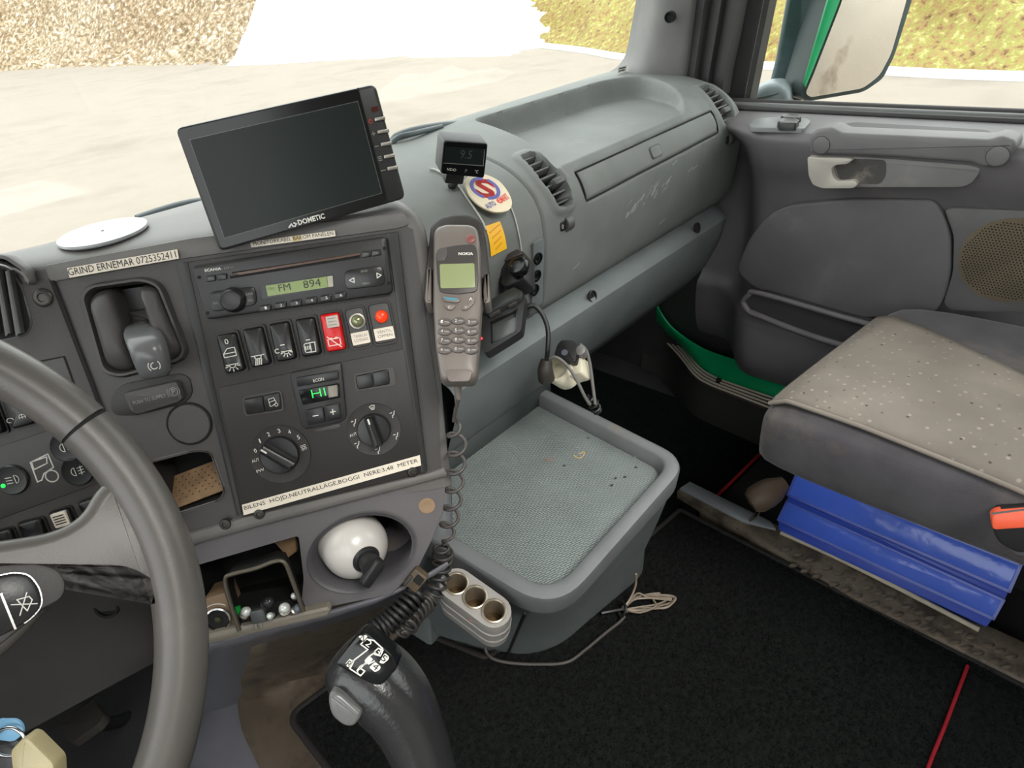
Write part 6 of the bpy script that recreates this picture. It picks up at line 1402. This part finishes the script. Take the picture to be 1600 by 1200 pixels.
for j in range(30):
    t = (j/29)**1.4; row = []
    for i in range(18):
        q = i/17; p = FLc.lerp(RLc, t).lerp(FRc.lerp(RRc, t), q)
        y = min(p.y + 0.008*(1-smooth01(t*4)), 0.2725 - seat_shear(p.x, 0.27)); row.append(V((p.x, y, seat_top(p.x, y) + 0.004 + 0.008*math.sin(math.pi*q)*smooth01(t*3))))
    rows.append(row)
sheet('center_panel', rows, m, seat, thick=0.004, auto=0)
sm = [r[0] + V((-0.001, 0, 0.001)) for r in rows]; tube('seam_piping', sm, 0.003, mat('piping_grey', (120, 112, 104), 0.9), seat, 8, sub=1)
box('base_skirt', (0.772, -0.5, 0.272), (1.05, 0.262, 0.34), M_BOL, seat, bev=0.03, seg=4)
box('frame', (1.0, -0.5, 0.0), (1.05, 0.20, 0.20), M_FLOOR, seat, bev=0.004)
# lever knob with its rod
kp_ = px(1200, 770, z=0.11); 
rings = []
ax_ = (px(1228, 745, z=0.13) - px(1172, 778, z=0.10)); axn = ax_.normalized(); f = Fr(kp_, axn.orthogonal(), axn.cross(axn.orthogonal()))
M_KNOB = mat('worn_brown_plastic', (96, 82, 68), 0.5, dirt=(66, 56, 46), dthr=0.55, dscale=30)
lathe('adjuster_knob', Fr(f.o, f.a, f.b), [(0.004, -0.036), (0.018, -0.034), (0.024, -0.024), (0.025, -0.004), (0.022, 0.012), (0.015, 0.026), (0.012, 0.034), (0.003, 0.036)], M_KNOB, seat, 20)
tube('adjuster_rod', [px(1188, 795, z=0.085), px(1180, 806, z=0.06), px(1172, 812, z=0.04)], 0.004, M_CHROME, seat, 8)
# belt buckle
bb = thing('belt_buckle', px(1580, 840, z=0.2), 'seat belt buckle with an orange-red release button', 'buckle')
bfk = Fr(px(1580, 825, x=0.66), (0.2, -1, -0.1), (0.3, 0, 1))
prism('body', bfk, rnd(bfk.pp([(1552, 830), (1556, 800), (1640, 790), (1640, 860), (1590, 868), (1560, 850)]), 0.006), -0.03, -0.002, M_BLACK, bb, bev=0.004)
prism('release_button', bfk, rnd(bfk.pp([(1548, 806), (1556, 800), (1640, 792), (1640, 820), (1550, 826)]), 0.004), -0.012, 0.004, mat('orange_button', (226, 92, 62), 0.4, bump=0), bb, bev=0.002)
strokes('button_edge', bfk, [bfk.pp([(1550, 803), (1640, 792)], 0.005)], 0.002, 0.004, M_CHROME, bb)
tube('stalk', [bfk.w(*bfk.pix(1600, 862), -0.016), bfk.w(*bfk.pix(1600, 880), -0.05), bfk.w(*bfk.pix(1610, 900), -0.09)], 0.012, M_BLACK, bb, 8)

# ================================================================== BINDERS under the seat
M_BLUE = mat('blue_vinyl', (70, 102, 208), 0.16, bump=0.9, bscale=26, var=0.06, vscale=12)
M_BLUE2 = mat('blue_vinyl_shaded', (44, 70, 170), 0.3, bump=0.1, bscale=30, var=0.06)  # darker copy of the vinyl, shading of the lower bands put into the colour
M_PAGES = mat('page_edges', (178, 168, 152), 0.7)
def binder(o, quad, quad2, lab, back, pages):
    f = Fr(o, (0, -1, 0), (0.55, 0, 0.84)); P = f.pp(quad)
    t = thing('ring_binder', f.w(P[3][0], P[3][1], -0.1), lab, 'binder')
    prism('spine', f, rnd(P, 0.004), -0.02, 0.0, M_BLUE, t, bev=0.003)
    e = rnd([(a, b) for a, b in P], 0.004)
    strokes('spine_welt', f, [[P[0], P[1], P[2], P[3], P[0]]], 0.004, 0.0, M_BLUE2, t)
    Q = f.pp(quad2, -0.006)
    prism('lower_cover', f, rnd(Q, 0.002), -0.022, -0.004, M_BLUE2, t, bev=0.002)
    A, B = f.w(*P[0], -0.004), f.w(*P[1], -0.004); C_, D_ = f.w(*Q[3], -0.006), f.w(*Q[2], -0.006)
    top = [A, B, B + V((0.17, 0, 0)), A + V((0.17, 0, 0))]; zt_ = max(A.z, B.z)-0.003; zb_ = min(C_.z, D_.z)+0.001
    y0, y1 = min(A.y, B.y, C_.y, D_.y)+0.004, max(A.y, B.y, C_.y, D_.y)-0.004; x0 = min(C_.x, D_.x)+0.012
    box('boards', (x0+0.012, y0, zb_), (x0+0.12, y1, zt_), M_BLUE2, t, bev=0.003)
    return t, f
binder(px(1232, 772, z=0.112), [(1244, 742), (1595, 883), (1577, 924), (1231, 773)], [(1232, 773), (1577, 922), (1570, 937), (1229, 783)], 'upper blue vinyl ring binder wedged under the seat edge', 0.2, False)
t, f = binder(px(1216, 811, z=0.062), [(1230, 783), (1568, 938), (1552, 967), (1216, 812)], [(1216, 812), (1552, 966), (1541, 980), (1217, 828)], 'lower blue vinyl ring binder with pale edge lying on the kick strip', 0.2, True)
tube('pale_edge', [px(1220, 832, z=0.036), px(1300, 868, z=0.036), px(1400, 917, z=0.036), px(1530, 984, z=0.036)], 0.004, M_PAGES, t, 8)

# ================================================================== DOOR SILL
ss = thing('door_sill', (1.15, 0.45, 0.0), 'green painted door sill with a ribbed metal tread strip', 'door sill')
M_GREEN = mat('green_paint', (8, 142, 88), 0.3, bump=0.02, dirt=(66, 96, 72), dthr=0.66, dscale=14)
up_e = [(1027, 478), (1040, 500), (1062, 522), (1100, 545), (1150, 562), (1200, 578), (1260, 590)]
mid_e = [(1026, 510), (1042, 520), (1062, 536), (1090, 570), (1115, 588), (1160, 605), (1230, 628)]
lo_e = [(1006, 524), (1030, 530), (1060, 560), (1084, 590), (1105, 604), (1150, 622), (1215, 648)]
R0 = [px(u, v, x=1.19) for u, v in up_e]; R1 = [px(u, v, z=0.092) for u, v in mid_e]; R2 = [px(u, v, z=0.088) for u, v in lo_e]
sheet('painted_sill', [catmull(R0, 5), catmull([a_.lerp(b_, 0.6) + V((0.0, 0, -0.012)) for a_, b_ in zip(R0, R1)], 5), catmull(R1, 5)], M_GREEN, ss, thick=0.004, auto=60)
M_TREAD = mat('tread_dark', (46, 42, 38), 0.5)
sheet('tread_strip', [catmull(R1, 5), catmull(R2, 5)], M_TREAD, ss, thick=0.004)
for k in range(4):
    tube('tread_rib', [a_.lerp(b_, 0.14+0.24*k) + V((0, 0, 0.004)) for a_, b_ in zip(R1, R2)], 0.0024, mat('tread_metal', (206, 196, 180), 0.4, metal=0.2), ss, 6)
fq_ = px(1123, 594, z=0.098); lathe('screw', Fr(fq_, (1, 0, 0), (0, 1, 0)), [(0.007, -0.004), (0.006, 0.003), (0.002, 0.004)], M_SCREW, ss, 12)
R3 = [p + V((-0.03, -0.01, -0.085)) for p in R2]
sheet('kick_riser', [catmull(R2, 5), catmull(R3, 5)], mat('sill_riser', (30, 29, 28), 0.9), ss)

# ================================================================== PASSENGER DOOR
door = thing('door_1', (1.12, 0.0, 0.1), 'grey passenger door lining with grab bar, latch and speaker', 'door', kind='structure')
M_DOOR = mat('door_plastic', (92, 89, 91), 0.55, dirt=(106, 100, 98), dthr=0.6, dscale=6)
DP = [(1.245, 0.652), (1.225, 0.657), (1.20, 0.657), (1.085, 0.655), (1.066, 0.650), (1.060, 0.638), (1.072, 0.60), (1.092, 0.565), (1.102, 0.53), (1.104, 0.48), (1.102, 0.42), (1.095, 0.36), (1.088, 0.33), (1.072, 0.315), (1.066, 0.30), (1.068, 0.24), (1.085, 0.19), (1.12, 0.165), (1.185, 0.155)]
def door_flare(y, z): return 0.11*smooth01((y-0.455)/0.11)*(1-0.55*smooth01((z-0.60)/0.05))
rows = []
pp3 = catmull([V((x, 0, z)) for x, z in DP], 3)
for p in pp3:
    row = []
    for i in range(61):
        y = lerp(0.62, -0.62, i/60); x = min(1.25, p.x + door_flare(y, p.z)); row.append(V((x, y, p.z)))
    rows.append(row)
sheet('door_panel', rows, M_DOOR, door, auto=60)
DR = Fr((1.078, 0, 0), (0, -1, 0), (0, 0, 1)); z6 = zz(1120, 140, 1/0.3); z7 = zz(940, 400, 1/0.3)
DI = Fr((1.088, 0, 0), (0, -1, 0), (0, 0, 1))
prism('padded_insert', DI, rnd(DI.pp(z6([(100, 940), (160, 790), (250, 665), (370, 600), (700, 568), (1135, 570), (1180, 640), (1222, 760), (1222, 950), (1190, 1080), (1140, 1170), (700, 1190), (450, 1115), (200, 1035)])), 0.02, 4), -0.03, 0.004, mat('insert_vinyl', (86, 84, 87), 0.6, bump=0.2, dirt=(100, 97, 97), dthr=0.58, dscale=12), door, bev=0.004, seg=3)
sp_ = prism('speaker_panel', DI, rnd(DI.pp(z6([(1185, 625), (1230, 612), (1900, 640), (1900, 1170), (1220, 1150), (1180, 1110), (1230, 950), (1235, 760)])), 0.01, 4), -0.03, 0.003, mat('speaker_plastic', (82, 80, 81), 0.6), door, bev=0.003)
ca_, cb_ = DI.pix(*z6([(1530, 890)])[0]); M_GRILL = mat('speaker_mesh', (92, 82, 66), 0.8, var=0.2, bump=0.8, bscale=900)
prism('speaker_mesh', DI, circ(ca_, cb_, 0.062, 40), 0.0, 0.0042, M_GRILL, sp_, bev=0.001)
bm = bmesh.new(); 
for i in range(-14, 15):
    for j in range(-14, 15):
        x, y = i*0.0042 + (0.0021 if j % 2 else 0), j*0.0038
        if x*x + y*y < 0.058**2: _prism(bm, DI, circ(ca_+x, cb_+y, 0.0011, 6), 0.004, 0.0045)
o = fin('mesh_holes', bm, M_VOID, sp_, smooth=False); o['kind'] = 'stuff'
DG = Fr((1.050, 0, 0), (0, -1, 0), (0, 0, 1))
gb_ = prism('grab_bar', DG, rnd(DG.pp(z6([(480, 245), (515, 205), (600, 198), (645, 226), (1420, 262), (1480, 240), (1555, 268), (1560, 300), (1505, 400), (1380, 412), (1330, 385), (880, 352), (482, 337)])), 0.006, 4), -0.04, 0.0, mat('grab_bar_grey', (96, 94, 95), 0.5), door, bev=0.006, seg=3)
for c_ in ((543, 290), (1463, 347)):
    a, b = DG.pix(*z6([c_])[0]); lathe('bolt_cover', DG.at(a, b, 0), [(0.0125, -0.001), (0.0125, 0.0007), (0.0115, 0.0012), (0.002, 0.0012)], MATS['grab_bar_grey'], gb_, 24)
    strokes('cover_groove', DG, [circ(a, b, 0.0128, 24)+[circ(a, b, 0.0128, 24)[0]]], 0.0008, 0.0001, M_BLACK, gb_)
DS = Fr((0, 0, 0.656), (0, -1, 0), (1, 0, 0))
sl_ = z6([(640, 215), (665, 180), (720, 172), (1400, 212), (1445, 232), (1400, 254), (700, 222)])
prism('pull_recess', Fr((0, 0, 0.6565), (1, 0, 0), (0, 1, 0)), rnd([tuple(px(u, v, z=0.6565).to_2d()) for u, v in sl_], 0.008), -0.03, 0.0008, mat('recess_dark', (52, 50, 51), 0.6), door)
DL = Fr((1.062, 0, 0), (0, -1, 0), (0, 0, 1))
prism('latch_trim', DL, rnd(DL.pp(z6([(482, 338), (880, 352), (1330, 385), (1375, 412), (1370, 435), (1330, 490), (1280, 512), (560, 512), (510, 492), (488, 440)])), 0.006, 4), -0.04, 0.0, mat('trim_light_grey', (112, 111, 110), 0.45, dirt=(132, 128, 124), dthr=0.55, dscale=16), door, bev=0.003)
prism('latch_cup', DL, rnd(DL.pp(z6([(612, 375), (720, 360), (880, 366), (882, 440), (855, 492), (740, 490), (640, 470)])), 0.006, 4), -0.01, 0.0008, mat('cup_dark', (62, 60, 58), 0.5, dirt=(104, 98, 90), dthr=0.5, dscale=30), door)
prism('latch_handle', DL, rnd(DL.pp(z6([(483, 343), (705, 350), (722, 358), (690, 380), (632, 384), (608, 402), (620, 452), (645, 470), (730, 464), (748, 484), (722, 506), (560, 506), (512, 488), (490, 440)])), 0.004, 4), -0.004, 0.010, mat('handle_pale', (166, 161, 152), 0.4), door, bev=0.0014, seg=2)
# window switches on the shelf
FS = Fr((0, 0, 0.657), (1, 0, 0), (0, 1, 0))
def shp(pts, c=0.0): return [tuple(px(u, v, z=0.657+c).to_2d()) for u, v in z6(pts)]
spl = prism('switch_plate', FS, rnd(shp([(162, 190), (200, 158), (330, 150), (470, 158), (490, 172), (455, 213), (180, 206)]), 0.008), -0.004, 0.003, mat('switch_plate_grey', (108, 110, 110), 0.45), door, bev=0.002)
for q in ([(330, 160), (350, 148), (428, 152), (440, 165), (420, 172), (345, 170)], [(312, 192), (330, 172), (415, 174), (430, 185), (412, 200), (330, 200)]):
    prism('window_switch', FS, rnd(shp(q, 0.004), 0.004), 0.0, 0.012, M_BLACK, spl, bev=0.003)
# lower map pocket
DPk = Fr((1.062, 0, 0), (0, -1, 0), (0, 0, 1))
prism('map_pocket', DPk, rnd(DPk.pp(z7([(745, 240), (770, 206), (830, 198), (1290, 330), (1700, 440), (1700, 560), (1160, 424), (800, 292)])), 0.01, 4), -0.03, 0.002, mat('pocket_dark', (50, 49, 51), 0.6), door)
tube('pocket_lip', [DPk.w(*DPk.pix(u, v), 0.004) for u, v in z7([(740, 235), (765, 275), (810, 300), (1160, 432), (1700, 575)])], 0.006, M_DOOR, door, 8)
tube('pocket_lip', [DPk.w(*DPk.pix(u, v), 0.004) for u, v in z7([(740, 235), (770, 200), (830, 190), (1290, 322), (1700, 432)])], 0.005, M_DOOR, door, 8)
# belt-line seals
for k, (dz, xx, r_, mm) in enumerate(((0.664, 1.216, 0.006, M_SEAL), (0.661, 1.200, 0.006, mat('seal_grey', (92, 92, 92), 0.5)), (0.659, 1.186, 0.005, M_SEAL))):
    tube('belt_seal', [V((xx, y, dz)) for y in (0.60, 0.3, 0.0, -0.3, -0.62)], r_, mm, door, 8)
# the side wall around the door window
wr = plate('wall_right', Fr((1.25, 0, 0), (0, -1, 0), (0, 0, 1)), [(-0.98, -0.12), (1.35, -0.12), (1.35, ZT), (-0.55, ZT), (-0.69, 0.66), (-0.98, 0.60)], [[(-0.572, 0.655), (0.62, 0.655), (0.62, 1.45), (-0.47, 1.45)]], -0.03, 0.0, M_SEAL)
tag(wr, 'right side of the cab around the passenger window', 'wall', kind='structure')
bm = bmesh.new()
for y, z in ((0.575, 0.65), (-0.62, 0.65), (-0.62, 1.46), (0.47, 1.46)): bm.verts.new((1.232, y, z))
bm.faces.new(bm.verts); o = fin('window_2', bm, M_GLASS); addmod(o, 'SOLIDIFY', thickness=0.004); tag(o, 'passenger door side window', 'window', kind='structure')

# ================================================================== OUTSIDE MIRROR
mr = thing('wing_mirror', px(1200, 150, x=1.42), 'green and black outside mirror with a dirty glass beyond the door', 'mirror')
MRf = Fr(px(1330, 75, x=1.52), (0.80, -0.60, 0), (0, 0, 1))
M_MIRH = mat('mirror_housing', (32, 50, 50), 0.5)
hd_ = rnd(MRf.pp([(1306, -80), (1296, 0), (1262, 110), (1249, 150), (1262, 160), (1352, 145), (1382, 124), (1400, 88), (1428, 0), (1445, -80)]), 0.012, 4)
prism('housing', MRf, hd_, -0.07, 0.0, M_MIRH, mr, bev=0.008)
gl_ = rnd(MRf.pp([(1322, -80), (1316, 0), (1270, 118), (1258, 146), (1266, 152), (1348, 138), (1374, 118), (1392, 84), (1416, 0), (1430, -80)], 0.002), 0.012, 4)
prism('mirror_glass', MRf, gl_, -0.004, 0.003, mat('dirty_mirror', (198, 190, 178), 0.25, metal=0.85, var=0.05, bump=0, dirt=(138, 122, 104), dthr=0.62, dscale=9), mr)
prism('green_edge', MRf, MRf.pp([(1293, 0), (1312, 0), (1268, 112), (1258, 136), (1256, 128)], 0.004), 0.001, 0.006, M_GREEN, mr, bev=0.001)
MAf = Fr(px(1240, 80, x=1.50), (0.35, -0.94, 0), (0, 0, 1))
prism('mirror_arm', MAf, rnd(MAf.pp([(1245, -80), (1228, 0), (1212, 90), (1202, 132), (1212, 150), (1240, 162), (1256, 158), (1262, 110), (1292, 0), (1304, -80)]), 0.01), -0.05, 0.0, mat('arm_teal', (34, 62, 60), 0.3, dirt=(70, 88, 92), dthr=0.55, dscale=8), mr, bev=0.012, seg=3)
MBf = Fr(px(1200, 150, x=1.40), (0.3, -0.95, 0), (0, 0, 1))
prism('arm_foot', MBf, rnd(MBf.pp([(1150, 170), (1160, 152), (1195, 132), (1222, 130), (1234, 142), (1236, 172)]), 0.012), -0.06, 0.0, mat('foot_grey', (104, 116, 118), 0.4), mr, bev=0.015, seg=3)
